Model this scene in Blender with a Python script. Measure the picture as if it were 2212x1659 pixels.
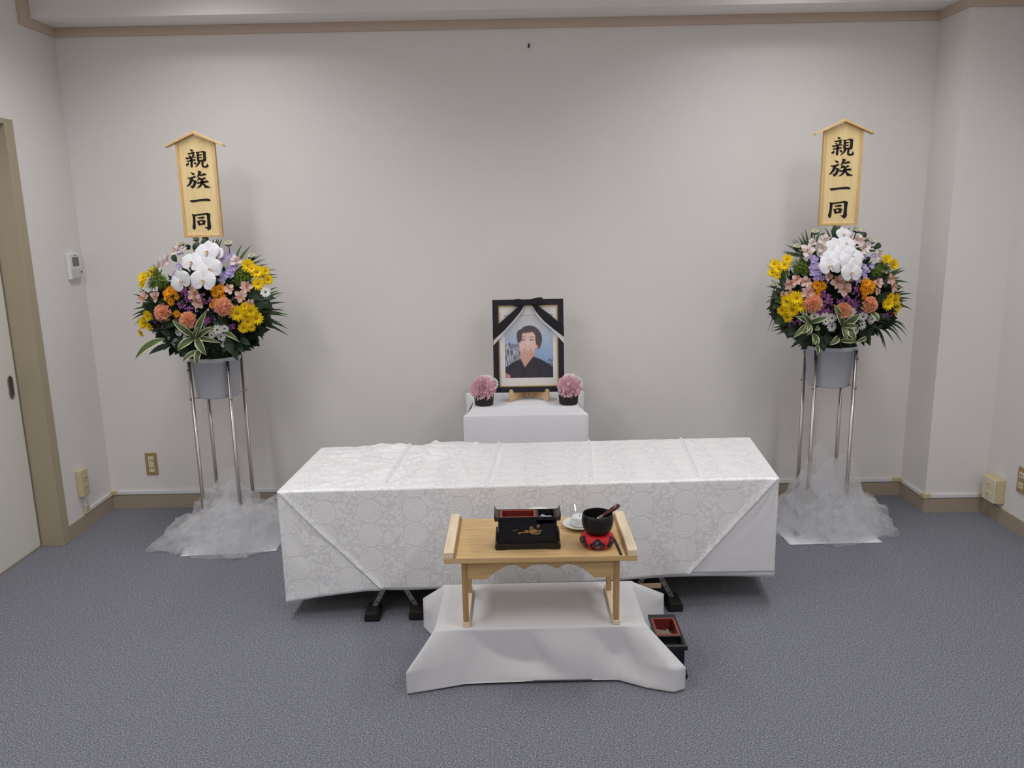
import bpy, bmesh, math, random
from mathutils import Vector, Matrix, Euler, noise
PI = math.pi
random.seed(7)
scene = bpy.context.scene
for o in list(bpy.data.objects): bpy.data.objects.remove(o, do_unlink=True)
COL = scene.collection

# ------------------------------------------------------------------ camera
F_PX, PITCH, ROLL, YAW = 1761.3, 0.2098, -0.0185, 0.0042
CAM = Vector((0.0, -4.0766, 1.5))
fwd = Vector((-math.sin(YAW)*math.cos(PITCH), math.cos(YAW)*math.cos(PITCH), -math.sin(PITCH)))
rt0 = Vector((math.cos(YAW), math.sin(YAW), 0)); up0 = rt0.cross(fwd)
rt = rt0*math.cos(ROLL) + up0*math.sin(ROLL); upv = up0*math.cos(ROLL) - rt0*math.sin(ROLL)
cd = bpy.data.cameras.new('camera'); cam = bpy.data.objects.new('camera', cd); COL.objects.link(cam)
cd.sensor_width = 36.0; cd.lens = F_PX/2212*36.0; cd.clip_start = 0.02
cam.matrix_world = Matrix(((rt.x, upv.x, -fwd.x, CAM.x), (rt.y, upv.y, -fwd.y, CAM.y), (rt.z, upv.z, -fwd.z, CAM.z), (0, 0, 0, 1)))
scene.camera = cam

def at(px, py, Y):
    "world point seen at a photograph pixel, on the vertical plane y = Y"
    d = fwd + rt*((px-1106)/F_PX) - upv*((py-829.5)/F_PX)
    return CAM + d*((Y-CAM.y)/d.y)

# ------------------------------------------------------------------ world, exposure
w = bpy.data.worlds.new('world'); scene.world = w; w.use_nodes = True
w.node_tree.nodes['Background'].inputs[0].default_value = (0.9, 0.95, 1.0, 1)
w.node_tree.nodes['Background'].inputs[1].default_value = 0.05
vs = scene.view_settings
vs.view_transform = 'Standard'; vs.look = 'None'; vs.gamma = 1.0; vs.use_curve_mapping = False
vs.exposure = 0.50
try: scene.cycles.transparent_max_bounces = 16
except Exception: pass

# ceiling lamps: (x, y, watts, spread in degrees, half width, half length); rear pair is added, unseen, for fill
CEIL = 2.62
LAMPS = [(-1.28, -1.00, 6.9, 134, .17, .5), (1.22, -1.00, 6.5, 134, .17, .5), (-1.5, -2.7, 13.4, 178, .17, .63), (1.5, -2.7, 12, 178, .17, .63), (-1.5, -4.8, 9, 178, .17, .63), (1.5, -4.8, 9, 178, .17, .63)]

# ------------------------------------------------------------------ helpers
def srgb(r, g, b):
    f = lambda c: (c/12.92 if c <= 0.04045 else ((c+0.055)/1.055)**2.4)
    return (f(r/255), f(g/255), f(b/255), 1.0)

MATS = {}
def mat(name, col, rough=0.6, spec=0.5, metal=0.0, var=0.0, vscale=40.0, bump=0.0, bscale=200.0, **kw):
    m = bpy.data.materials.new(name); m.use_nodes = True; MATS[name] = m
    nt = m.node_tree; b = nt.nodes['Principled BSDF']
    b.inputs['Base Color'].default_value = col; b.inputs['Roughness'].default_value = rough
    b.inputs['Specular IOR Level'].default_value = spec; b.inputs['Metallic'].default_value = metal
    for k, v in kw.items(): b.inputs[k.replace('_', ' ')].default_value = v
    tc = nt.nodes.new('ShaderNodeTexCoord')
    if var > 0:
        n = nt.nodes.new('ShaderNodeTexNoise'); n.inputs['Scale'].default_value = vscale; n.inputs['Detail'].default_value = 4
        nt.links.new(tc.outputs['Object'], n.inputs['Vector'])
        mx = nt.nodes.new('ShaderNodeMix'); mx.data_type = 'RGBA'
        mx.inputs['A'].default_value = [c*(1-var) for c in col[:3]]+[1]; mx.inputs['B'].default_value = [min(1, c*(1+var)) for c in col[:3]]+[1]
        nt.links.new(n.outputs['Fac'], mx.inputs['Factor']); nt.links.new(mx.outputs['Result'], b.inputs['Base Color'])
    if bump > 0:
        n = nt.nodes.new('ShaderNodeTexNoise'); n.inputs['Scale'].default_value = bscale; n.inputs['Detail'].default_value = 3
        nt.links.new(tc.outputs['Object'], n.inputs['Vector'])
        bp = nt.nodes.new('ShaderNodeBump'); bp.inputs['Strength'].default_value = bump; bp.inputs['Distance'].default_value = 0.002
        nt.links.new(n.outputs['Fac'], bp.inputs['Height']); nt.links.new(bp.outputs['Normal'], b.inputs['Normal'])
    return m

class MB:
    "collects geometry for ONE mesh object"
    def __init__(s): s.v = []; s.f = []; s.uv = None
    def add(s, vs, fs, M=None):
        o = len(s.v)
        s.v += [tuple(M @ Vector(p)) if M is not None else tuple(p) for p in vs]
        s.f += [tuple(i+o for i in f) for f in fs]; return s
    def box(s, x0, x1, y0, y1, z0, z1, M=None):
        return s.add([(x0,y0,z0),(x1,y0,z0),(x1,y1,z0),(x0,y1,z0),(x0,y0,z1),(x1,y0,z1),(x1,y1,z1),(x0,y1,z1)],
                     [(0,3,2,1),(4,5,6,7),(0,1,5,4),(1,2,6,5),(2,3,7,6),(3,0,4,7)], M)
    def tube(s, pts, r, n=8, cap=True):
        pts = [Vector(p) for p in pts]; rr = r if isinstance(r, (list, tuple)) else [r]*len(pts)
        o = len(s.v); ref = None
        for i, p in enumerate(pts):
            t = (pts[min(i+1, len(pts)-1)]-pts[max(i-1, 0)]).normalized()
            if ref is None: ref = Vector((0, 0, 1)) if abs(t.z) < .9 else Vector((1, 0, 0))
            a = t.cross(ref).normalized(); b = t.cross(a).normalized(); ref = -b if False else ref
            for k in range(n):
                q = p + (a*math.cos(2*PI*k/n)+b*math.sin(2*PI*k/n))*rr[i]; s.v.append(tuple(q))
        for i in range(len(pts)-1):
            for k in range(n):
                s.f.append((o+i*n+k, o+i*n+(k+1) % n, o+(i+1)*n+(k+1) % n, o+(i+1)*n+k))
        if cap:
            s.f.append(tuple(o+k for k in range(n))); s.f.append(tuple(o+(len(pts)-1)*n+k for k in range(n))[::-1])
        return s
    def lathe(s, prof, n=32, c=(0, 0, 0), M=None):
        vs = []; fs = []; m = len(prof)
        for k in range(n):
            a = 2*PI*k/n
            for r, z in prof: vs.append((c[0]+r*math.cos(a), c[1]+r*math.sin(a), c[2]+z))
        for k in range(n):
            for i in range(m-1):
                fs.append((k*m+i, ((k+1) % n)*m+i, ((k+1) % n)*m+i+1, k*m+i+1))
        return s.add(vs, fs, M)
    def prism(s, poly, d0, d1, axis='y', M=None):
        "2D outline extruded along an axis; outline is (x,z) for y, (y,z) for x, (x,y) for z"
        n = len(poly); vs = []
        for d in (d0, d1):
            for a, b in poly: vs.append((a, d, b) if axis == 'y' else (d, a, b) if axis == 'x' else (a, b, d))
        fs = [tuple(range(n)), tuple(range(2*n-1, n-1, -1))]+[(i, i+n, (i+1) % n+n, (i+1) % n) for i in range(n)]
        return s.add(vs, fs, M)
    def grid(s, fn, nu, nv, closed=False):
        o = len(s.v)
        for j in range(nv+1):
            for i in range(nu + (0 if closed else 1)): s.v.append(tuple(fn(i/nu, j/nv)))
        W = nu if closed else nu+1
        for j in range(nv):
            for i in range(nu): s.f.append((o+j*W+i, o+j*W+(i+1) % W, o+(j+1)*W+(i+1) % W, o+(j+1)*W+i))
        return s
    def build(s, name, m, parent=None, smooth=False, bevel=0, solid=0, fix=True, seg=2):
        me = bpy.data.meshes.new(name); me.from_pydata(s.v, [], s.f)
        if fix:
            bm = bmesh.new(); bm.from_mesh(me); bmesh.ops.recalc_face_normals(bm, faces=bm.faces); bm.to_mesh(me); bm.free()
        if smooth: me.polygons.foreach_set('use_smooth', [True]*len(me.polygons))
        if m is not None: me.materials.append(m if not isinstance(m, str) else MATS[m])
        o = bpy.data.objects.new(name, me); COL.objects.link(o)
        if parent is not None: o.parent = parent
        if solid:
            md = o.modifiers.new('thickness', 'SOLIDIFY'); md.thickness = solid; md.offset = 0
        if bevel:
            md = o.modifiers.new('bevel', 'BEVEL'); md.width = bevel; md.segments = seg; md.limit_method = 'ANGLE'
        return o

def thing(name, label, cat, loc=(0, 0, 0), rotz=0.0, group=None):
    o = bpy.data.objects.new(name, None); COL.objects.link(o); o.empty_display_size = .05
    o.location = loc; o.rotation_euler = (0, 0, rotz); o['label'] = label; o['category'] = cat
    if group: o['group'] = group
    return o
def tag(o, label, cat, group=None):
    o['label'] = label; o['category'] = cat
    if group: o['group'] = group
    return o
def struct(o): o['kind'] = 'structure'; return o

# ------------------------------------------------------------------ surface materials
wall_m = mat('wallpaper', srgb(231, 227, 224), .85, .2, var=.025, vscale=3.0)
nt = wall_m.node_tree; b = nt.nodes['Principled BSDF']; tc = [n for n in nt.nodes if n.type == 'TEX_COORD'][0]
mp = nt.nodes.new('ShaderNodeMapping'); mp.inputs['Scale'].default_value = (260, 260, 45)
nn = nt.nodes.new('ShaderNodeTexNoise'); nn.inputs['Scale'].default_value = 1.0; nn.inputs['Detail'].default_value = 3
bp = nt.nodes.new('ShaderNodeBump'); bp.inputs['Strength'].default_value = .35; bp.inputs['Distance'].default_value = .0015
nt.links.new(tc.outputs['Object'], mp.inputs['Vector']); nt.links.new(mp.outputs[0], nn.inputs['Vector'])
nt.links.new(nn.outputs['Fac'], bp.inputs['Height']); nt.links.new(bp.outputs[0], b.inputs['Normal'])
ceil_m = mat('ceiling_board', srgb(238, 234, 230), .9, .2, var=.02, vscale=6)
trim_m = mat('taupe_trim', srgb(202, 183, 166), .55, .4, var=.03, vscale=8)
base_m = mat('taupe_vinyl_baseboard', srgb(168, 154, 136), .55, .4, var=.03, vscale=8)
frame_m = mat('olive_taupe_frame', srgb(172, 160, 136), .5, .4, var=.03, vscale=4)
door_m = mat('white_door', srgb(226, 222, 214), .5, .4, var=.02, vscale=3)
beige_m = mat('beige_plastic', srgb(205, 192, 152), .45, .4)
beige2_m = mat('cream_plastic', srgb(222, 212, 184), .45, .4)
gold_m = mat('gold_plate', srgb(176, 150, 104), .45, .5, metal=.25, bump=.1, bscale=300)
wht_m = mat('white_plastic', srgb(228, 228, 228), .4, .5)
dark_m = mat('dark_slot', (.01, .01, .01, 1), .8)
steel_m = mat('steel', srgb(196, 190, 186), .28, .5, metal=1.0)

def carpet():
    m = bpy.data.materials.new('carpet'); m.use_nodes = True; nt = m.node_tree; b = nt.nodes['Principled BSDF']
    L = nt.links.new; tc = nt.nodes.new('ShaderNodeTexCoord')
    def noi(scale, det=2, rough=.6):
        n = nt.nodes.new('ShaderNodeTexNoise'); n.inputs['Scale'].default_value = scale; n.inputs['Detail'].default_value = det
        n.inputs['Roughness'].default_value = rough; L(tc.outputs['Object'], n.inputs['Vector']); return n
    n1 = noi(225, 3, .85)
    r1 = nt.nodes.new('ShaderNodeValToRGB'); e = r1.color_ramp.elements
    e[0].position = .37; e[0].color = srgb(38, 39, 46); e[1].position = .64; e[1].color = srgb(206, 208, 211)
    k = r1.color_ramp.elements.new(.465); k.color = srgb(110, 113, 120)
    k = r1.color_ramp.elements.new(.55); k.color = srgb(136, 139, 146)
    L(n1.outputs['Fac'], r1.inputs['Fac'])
    n2 = noi(90, 2)
    r2 = nt.nodes.new('ShaderNodeValToRGB'); r2.color_ramp.elements[0].position = .35; r2.color_ramp.elements[0].color = srgb(118, 126, 150)
    r2.color_ramp.elements[1].position = .68; r2.color_ramp.elements[1].color = srgb(140, 134, 130)
    L(n2.outputs['Fac'], r2.inputs['Fac'])
    mx = nt.nodes.new('ShaderNodeMix'); mx.data_type = 'RGBA'; mx.inputs['Factor'].default_value = .30
    L(r1.outputs['Color'], mx.inputs['A']); L(r2.outputs['Color'], mx.inputs['B'])
    L(mx.outputs['Result'], b.inputs['Base Color'])
    b.inputs['Roughness'].default_value = .95; b.inputs['Specular IOR Level'].default_value = .1
    bp = nt.nodes.new('ShaderNodeBump'); bp.inputs['Strength'].default_value = .6; bp.inputs['Distance'].default_value = .004
    L(n1.outputs['Fac'], bp.inputs['Height']); L(bp.outputs[0], b.inputs['Normal'])
    return m
carpet_m = carpet()

# ------------------------------------------------------------------ the room
XL, XR, XW, DC = -2.133, 2.011, 2.303, 0.255       # left wall, back-wall right end, right wall, column depth
ZT, ZS, YS = 2.331, 2.371, -0.205                  # trim underside, soffit underside, soffit front
YF = -6.2                                          # wall behind the camera
struct(MB().box(-2.6, 2.5, YF-.1, .1, -.1, 0).build('floor', carpet_m))
struct(MB().box(-2.6, 2.5, 0, .1, 0, CEIL).build('wall_back', wall_m))
# left wall with a door opening
DY0, DY1, DZ = -1.62, -0.5, 1.895
o = MB().box(XL-.12, XL, DY1+.062, 0, 0, CEIL).box(XL-.12, XL, DY0-.06, DY1+.062, DZ+.022, CEIL).box(XL-.12, XL, YF, DY0-.06, 0, CEIL)
struct(o.build('wall_left', wall_m))
struct(MB().box(XW, XW+.12, YF, 0, 0, CEIL).build('wall_right', wall_m))
struct(MB().box(XR, XW, -DC, 0, 0, CEIL).build('wall_column', wall_m))
struct(MB().box(XL-.12, XW+.12, YF-.1, YF, 0, CEIL).build('wall_front', wall_m))
# ceiling with square openings for the recessed lamps
xs = sorted({XL-.12, XW+.12} | {l[0]+s*l[4] for l in LAMPS for s in (-1, 1)}); ys = sorted({YF, 0.0} | {l[1]+s*l[5] for l in LAMPS for s in (-1, 1)})
cm = MB()
for i in range(len(xs)-1):
    for j in range(len(ys)-1):
        cx, cy = (xs[i]+xs[i+1])/2, (ys[j]+ys[j+1])/2
        if any(abs(cx-l[0]) < l[4] and abs(cy-l[1]) < l[5] for l in LAMPS): continue
        cm.box(xs[i], xs[i+1], ys[j], ys[j+1], CEIL, CEIL+.1)
struct(cm.build('ceiling', ceil_m))
struct(MB().box(XL, XR, YS, 0, ZS, CEIL).build('ceiling_soffit', ceil_m))
# picture rail under the soffit, turning up its front on the left and round the column on the right
t = .014
struct(MB().box(XL, XR, -t, 0, ZT, ZS).build('trim_1', trim_m, bevel=.002))
struct(MB().box(XL, XL+t, -.285, -t, ZT, ZS).box(XL, XL+t, -.285, YS, ZS, CEIL).build('trim_2', trim_m))
struct(MB().box(XR-t, XR, -DC-t, -t, ZT, ZS).build('trim_3', trim_m))
struct(MB().box(XR, XW, -DC-t, -DC, ZT, ZS).build('trim_4', trim_m))
struct(MB().box(XW-t, XW, YF, -DC-t, ZT, ZS).build('trim_5', trim_m))
# baseboards
H = .073; t = .008
struct(MB().box(XL+t, XR, -t, 0, 0, H).build('baseboard_back', base_m))
struct(MB().box(XL, XL+t, DY1+.062, 0, 0, H).build('baseboard_left', base_m))
struct(MB().box(XR-t, XR, -DC-t, -t, 0, H).build('baseboard_column_side', base_m))
struct(MB().box(XR, XW-t, -DC-t, -DC, 0, H).build('baseboard_column', base_m))
struct(MB().box(XW-t, XW, YF, -DC, 0, H).build('baseboard_right', base_m))
struct(MB().box(XL, XL+t, YF, DY0-.06, 0, H).build('baseboard_left_near', base_m))
# sliding door in its frame
fr = MB().box(XL-.115, XL+.006, DY1, DY1+.062, 0, DZ+.022).box(XL-.115, XL+.006, DY0-.06, DY0, 0, DZ+.022).box(XL-.115, XL+.006, DY0, DY1, DZ, DZ+.022)
fr.box(XL-.115, XL-.1, DY0, DY1, 0, .01)
struct(fr.build('trim_6', frame_m, bevel=.002))
dr = struct(MB().box(XL-.113, XL-.1, DY0-.02, DY1+.04, .01, DZ+.01).build('door_1', door_m))
# the strip along the meeting edge and the recessed steel pull
MB().box(XL-.1, XL-.0965, DY1-.006, DY1, .01, DZ).build('edge_strip', mat('grey_strip', srgb(120, 112, 100), .5), dr)
pull = MB(); yy = DY1-.053; zz = .775
def stadium(w, h, n=10):
    p = []
    for k in range(n+1): a = PI*k/n; p.append((w*math.cos(a), h-w+w*math.sin(a)))
    for k in range(n+1): a = PI+PI*k/n; p.append((w*math.cos(a), -h+w+w*math.sin(a)))
    return p
o1 = stadium(.019, .052); o2 = stadium(.0145, .0475)
ring = MB(); n = len(o1)
vs_ = [(XL-.096, yy+a, zz+c) for a, c in o1]+[(XL-.096, yy+a, zz+c) for a, c in o2]+[(XL-.0995, yy+a, zz+c) for a, c in o1]+[(XL-.0995, yy+a, zz+c) for a, c in o2]
fs_ = []
for i in range(n):
    j = (i+1) % n; fs_ += [(i, j, n+j, n+i), (i, 2*n+i, 2*n+j, j), (n+i, n+j, 3*n+j, 3*n+i)]
hd = ring.add(vs_, fs_).build('door_handle', steel_m, dr)
MB().prism([(yy+a, zz+c) for a, c in o2], XL-.0998, XL-.0985, 'x').build('recess', mat('recess_grey', srgb(96, 94, 92), .4, metal=.6), hd)

# recessed ceiling lamps; the two rear ones are added as fill light
lamp_m = mat('lamp_housing', srgb(235, 235, 232), .6)
for i, (lx, ly, wt, sp, hx, hy) in enumerate(LAMPS):
    nm = ['left front', 'right front', 'left middle', 'right middle', 'added fill at left rear', 'added fill at right rear'][i]
    t_ = thing('ceiling_light', 'long recessed white ceiling light, %s of the six' % nm, 'light', (lx, ly, CEIL), 0, 'recessed ceiling lights')
    MB().box(-hx, hx, -hy, hy, .06, .07).box(-hx, -hx+.012, -hy, hy, 0, .06).box(hx-.012, hx, -hy, hy, 0, .06).box(-hx+.012, hx-.012, -hy, -hy+.012, 0, .06).box(-hx+.012, hx-.012, hy-.012, hy, 0, .06).build('housing', lamp_m, t_)
    ld = bpy.data.lights.new('lamp', 'AREA'); ld.shape = 'RECTANGLE'; ld.size = hx*2-.04; ld.size_y = hy*2-.04; ld.energy = wt; ld.spread = math.radians(sp); ld.color = (.985, .985, 1.0)
    lo = bpy.data.objects.new('lamp', ld); COL.objects.link(lo); lo.parent = t_; lo.location = (0, 0, .012)

# ------------------------------------------------------------------ small fittings on the walls
# cable raceway along the top of the baseboard: white covers, beige corner pieces
rw = thing('cable_raceway', 'thin white cable raceway with beige corner pieces above the baseboard', 'cable cover', (0, 0, 0))
def race(x0, x1, y0, y1, m='white_plastic', z0=.076, z1=.096): MB().box(x0, x1, y0, y1, z0, z1).build('cover' if m == 'white_plastic' else 'corner_piece', MATS[m], rw, bevel=.002)
race(XL+.034, XR-.05, -.011, -.0005); race(XL+.0005, XL+.011, -.25, -.036)
race(XR-.011, XR-.0005, -DC+.02, -.04); race(XR+.025, XW-.035, -DC-.011, -DC-.0005)
race(XL+.0005, XL+.034, -.013, -.0005, 'beige_plastic', .075, .097); race(XL+.0005, XL+.013, -.036, -.013, 'beige_plastic', .075, .097)
race(XR-.05, XR-.0005, -.013, -.0005, 'beige_plastic', .075, .097); race(XR-.013, XR-.0005, -.04, -.013, 'beige_plastic', .075, .097)
race(XR-.013, XR-.0005, -DC-.013, -DC+.02, 'beige_plastic', .075, .097); race(XR-.0005, XR+.025, -DC-.013, -DC-.0005, 'beige_plastic', .075, .097)
race(XW-.035, XW-.0005, -DC-.013, -DC-.0005, 'beige_plastic', .075, .097); race(XW-.013, XW-.0005, -DC-.045, -DC-.013, 'beige_plastic', .075, .097)
race(XL+.0005, XL+.013, -.285, -.25, 'beige_plastic', .075, .118); MB().box(XL+.0005, XL+.010, -.282, -.262, .118, .172).build('cover', wht_m, rw, bevel=.002)

def socket_face(t_, n, y=-.001, m=None):
    for k in range(n):
        z = .024*(n-1)-.048*k
        MB().prism([(-.017, z-.014), (.017, z-.014), (.017, z+.011), (.014, z+.014), (-.014, z+.014), (-.017, z+.011)], y-.002, y).build('socket', m or beige2_m, t_, bevel=.001)
        for s in (-1, 1): MB().box(s*.0065-.0012, s*.0065+.0012, y-.0028, y-.002, z-.005, z+.004).build('slot', dark_m, t_)
t_ = thing('wall_outlet', 'gold double wall outlet plate on the back wall left of the flower stand', 'outlet', (-1.905, 0, .24))
MB().box(-.031, .031, -.006, 0, -.06, .06).build('plate', gold_m, t_, bevel=.003)
MB().box(-.014, .014, -.0075, -.006, -.043, .043).build('insert', beige2_m, t_, bevel=.001)
for z in (.02, -.02):
    for s in (-1, 1): MB().box(s*.0065-.0015, s*.0065+.0015, -.0082, -.0075, z-.006, z+.006).build('slot', dark_m, t_)
t_ = thing('surface_outlet', 'beige surface-mounted outlet box on the left wall beside the door frame', 'outlet', (XL, -.285, .24), PI/2)
MB().box(-.034, .034, -.028, 0, -.068, .068).build('box', beige_m, t_, bevel=.006); socket_face(t_, 2, -.028, beige_m)
t_ = thing('surface_outlet', 'deep beige surface-mounted outlet box low on the right wall by the column', 'outlet', (XW, -.365, .155), -PI/2)
MB().box(-.052, .052, -.042, 0, -.06, .06).build('box', beige_m, t_, bevel=.005)
MB().box(-.05, .05, -.05, -.042, -.058, .058).build('cover', beige2_m, t_, bevel=.004); socket_face(t_, 2, -.05)
t_ = thing('wall_outlet', 'gold wall outlet plate on the right wall cut by the photo edge', 'outlet', (XW, -.535, .255), -PI/2)
MB().box(-.031, .031, -.007, 0, -.06, .06).build('plate', gold_m, t_, bevel=.003); socket_face(t_, 2, -.007)
t_ = thing('thermostat', 'white wall thermostat with grey display on the left wall', 'thermostat', (XL, -.105, 1.275), PI/2)
MB().box(-.05, .05, -.02, 0, -.062, .062).build('body', wht_m, t_, bevel=.004)
MB().box(-.026, .03, -.0215, -.02, .0, .043).build('display', mat('lcd_grey', srgb(112, 112, 106), .3), t_)
MB().box(-.044, .044, -.0225, -.02, -.055, -.01).build('flap', mat('flap_grey', srgb(205, 208, 206), .4), t_, bevel=.001)
MB().box(.036, .044, -.024, -.0225, -.036, -.026).build('button', dark_m, t_)
MB().box(-.008, .012, -.0208, -.02, .049, .053).build('mark', MATS['lcd_grey'], t_)
t_ = thing('wall_hook', 'tiny dark metal hook near the top of the back wall', 'hook', (.091, 0, 2.254))
MB().tube([(0, 0, .004), (0, -.012, .004)], .0035, 8).build('pin', dark_m, t_); MB().box(-.004, .004, -.006, 0, -.009, .009).build('plate', mat('hook_grey', srgb(90, 84, 76), .5, metal=.6), t_)

# ------------------------------------------------------------------ white brocade of the coffin cover
def brocade(name, motif=1.0):
    m = bpy.data.materials.new(name); m.use_nodes = True; nt = m.node_tree; b = nt.nodes['Principled BSDF']; L = nt.links.new
    def M(op, a, b_=None, c=None):
        n = nt.nodes.new('ShaderNodeMath'); n.operation = op
        for i, x in enumerate((a, b_, c)):
            if x is None: continue
            if isinstance(x, (int, float)): n.inputs[i].default_value = x
            else: L(x, n.inputs[i])
        return n.outputs[0]
    uv = nt.nodes.new('ShaderNodeUVMap'); sp = nt.nodes.new('ShaderNodeSeparateXYZ'); L(uv.outputs[0], sp.inputs[0])
    U, V = sp.outputs[0], sp.outputs[1]
    PU, PV = .168, .094
    def medallion(du, dv, R):
        x = M('SUBTRACT', M('MULTIPLY', M('FRACT', M('DIVIDE', M('ADD', U, du), PU)), PU), PU/2)
        y = M('SUBTRACT', M('MULTIPLY', M('FRACT', M('DIVIDE', M('ADD', V, dv), PV)), PV), PV/2)
        r = M('SQRT', M('ADD', M('MULTIPLY', x, x), M('MULTIPLY', y, y)))
        th = M('DIVIDE', M('ARCTAN2', y, x), 2*PI)
        q = M('DIVIDE', r, .0112); k = M('FLOOR', q)
        n_ = M('ADD', M('MULTIPLY', k, 5.0), 5.0)
        a = M('ABSOLUTE', M('SUBTRACT', M('FRACT', M('ADD', M('ADD', M('MULTIPLY', th, n_), M('MULTIPLY', k, .5)), 20.0)), .5))
        c = M('ABSOLUTE', M('SUBTRACT', M('FRACT', q), .5))
        d = M('SQRT', M('ADD', M('MULTIPLY', a, a), M('MULTIPLY', c, c)))
        return M('MULTIPLY', M('LESS_THAN', d, .49), M('LESS_THAN', r, R)), M('LESS_THAN', r, R+.004)
    m1, in1 = medallion(0, 0, .0440); m2, in2 = medallion(PU/2, PV/2, .0112)
    inside = M('MAXIMUM', in1, in2)
    mp = nt.nodes.new('ShaderNodeMapping'); L(uv.outputs[0], mp.inputs[0]); mp.inputs['Scale'].default_value = (1, 1.15, 1)
    def noi(sc, dist, det=0):
        n = nt.nodes.new('ShaderNodeTexNoise'); n.inputs['Scale'].default_value = sc; n.inputs['Detail'].default_value = det; n.inputs['Distortion'].default_value = dist; n.inputs['Roughness'].default_value = .4
        L(mp.outputs[0], n.inputs['Vector']); return n.outputs['Fac']
    s1 = M('LESS_THAN', M('ABSOLUTE', M('SUBTRACT', noi(34, 1.6), .5)), .050)
    s2 = M('GREATER_THAN', noi(44, 1.1), .575)
    scr = M('MULTIPLY', M('MAXIMUM', s1, s2), M('SUBTRACT', 1.0, inside))
    mask = M('MULTIPLY', M('MAXIMUM', M('MAXIMUM', m1, m2), scr), motif)
    mx = nt.nodes.new('ShaderNodeMix'); mx.data_type = 'RGBA'
    mx.inputs['A'].default_value = srgb(238, 237, 239); mx.inputs['B'].default_value = srgb(255, 255, 255); L(mask, mx.inputs['Factor']); L(mx.outputs['Result'], b.inputs['Base Color'])
    L(M('SUBTRACT', .56, M('MULTIPLY', mask, .08)), b.inputs['Roughness']); L(M('SUBTRACT', .20, M('MULTIPLY', mask, .10)), b.inputs['Metallic'])
    L(M('ADD', .35, M('MULTIPLY', mask, .75)), b.inputs['Specular IOR Level'])
    b.inputs['Sheen Weight'].default_value = .45; b.inputs['Sheen Roughness'].default_value = .4
    wr = nt.nodes.new('ShaderNodeTexNoise'); wr.inputs['Scale'].default_value = 900; L(uv.outputs[0], wr.inputs['Vector'])
    bp = nt.nodes.new('ShaderNodeBump'); bp.inputs['Strength'].default_value = .35; bp.inputs['Distance'].default_value = .0012
    L(M('ADD', M('MULTIPLY', mask, .5), M('MULTIPLY', wr.outputs['Fac'], .25)), bp.inputs['Height']); L(bp.outputs[0], b.inputs['Normal'])
    return m
broc_m = brocade('white_brocade'); plain_m = brocade('white_satin_lining', .12)
def set_uv(o, fn):
    me = o.data; ul = me.uv_layers.new(name='UVMap')
    for l in me.loops: ul.data[l.index].uv = fn(Vector(me.vertices[l.vertex_index].co))

# ------------------------------------------------------------------ coffin under its cover
CO = Vector((.07, -.93, 0))
FL, FR, BR, BL = [Vector(p)-Vector((CO.x, CO.y)) for p in ((-.880, -1.234), (.976, -1.176), (1.024, -.626), (-.846, -.674))]
ZC = .508
cf = thing('draped_coffin', 'long coffin fully draped in shiny white brocade cloth with folded corners', 'coffin', CO)
def qd(u, v): return (FL*(1-u)+FR*u)*(1-v)+(BL*(1-u)+BR*u)*v
# the wooden box itself, hidden by the cloth
bx = MB(); e = .025
cn = [qd(e, e*2), qd(1-e, e*2), qd(1-e, 1-e*2), qd(e, 1-e*2)]
bx.add([(p.x, p.y, .15) for p in cn]+[(p.x, p.y, ZC-.012) for p in cn], [(0, 3, 2, 1), (4, 5, 6, 7), (0, 1, 5, 4), (1, 2, 6, 5), (2, 3, 7, 6), (3, 0, 4, 7)])
bx.build('box', mat('pale_coffin_wood', srgb(206, 188, 160), .6), cf)
SEAMS = (.205, .412, .622, .838)
def top_z(u, v):
    z = 0
    for s in SEAMS: z += .0085*math.exp(-((u-s)/.0032)**2)-.004*math.exp(-((u-s-.008)/.004)**2)
    wl = max(0, min(1, (.36-u)/.10))                       # wrinkled, puffed-up cloth over the left end
    p = Vector((u*9, v*4, 0))
    z += wl*(.014*max(0, noise.noise(p+Vector((3, 1, 0))))+.011*abs(noise.noise(p*2.1))+.004*noise.noise(p*6))
    z += .014*math.exp(-((u-.235-.03*v)/.010)**2)*(.4+.6*v)*1.0
    z += .022*math.exp(-((u-.31)/.045)**2-((v-.85)/.22)**2)   # raised lump near the back edge
    z += .007*math.exp(-((u-.355-.012*math.sin(v*9))/.006)**2)*(v > .1)
    z += .0016*noise.noise(Vector((u*30, v*9, 5)))
    wr_ = max(0, min(1, (u-.60)/.15)); z += wr_*(.004*abs(noise.noise(Vector((u*24, v*7, 2))))+.0018*noise.noise(Vector((u*70, v*22, 8))))
    return ZC+z*min(1, 8*v+.15)*min(1, 14*u)*min(1, 14*(1-u))
tp = MB().grid(lambda u, v: (qd(u, v).x, qd(u, v).y, top_z(u, v)), 640, 60)
o = tp.build('cover_top', broc_m, cf, smooth=True); set_uv(o, lambda c: (c.x, c.y*1.25))
md = o.modifiers.new('thickness', 'SOLIDIFY'); md.thickness = .002; md.offset = -1
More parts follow.
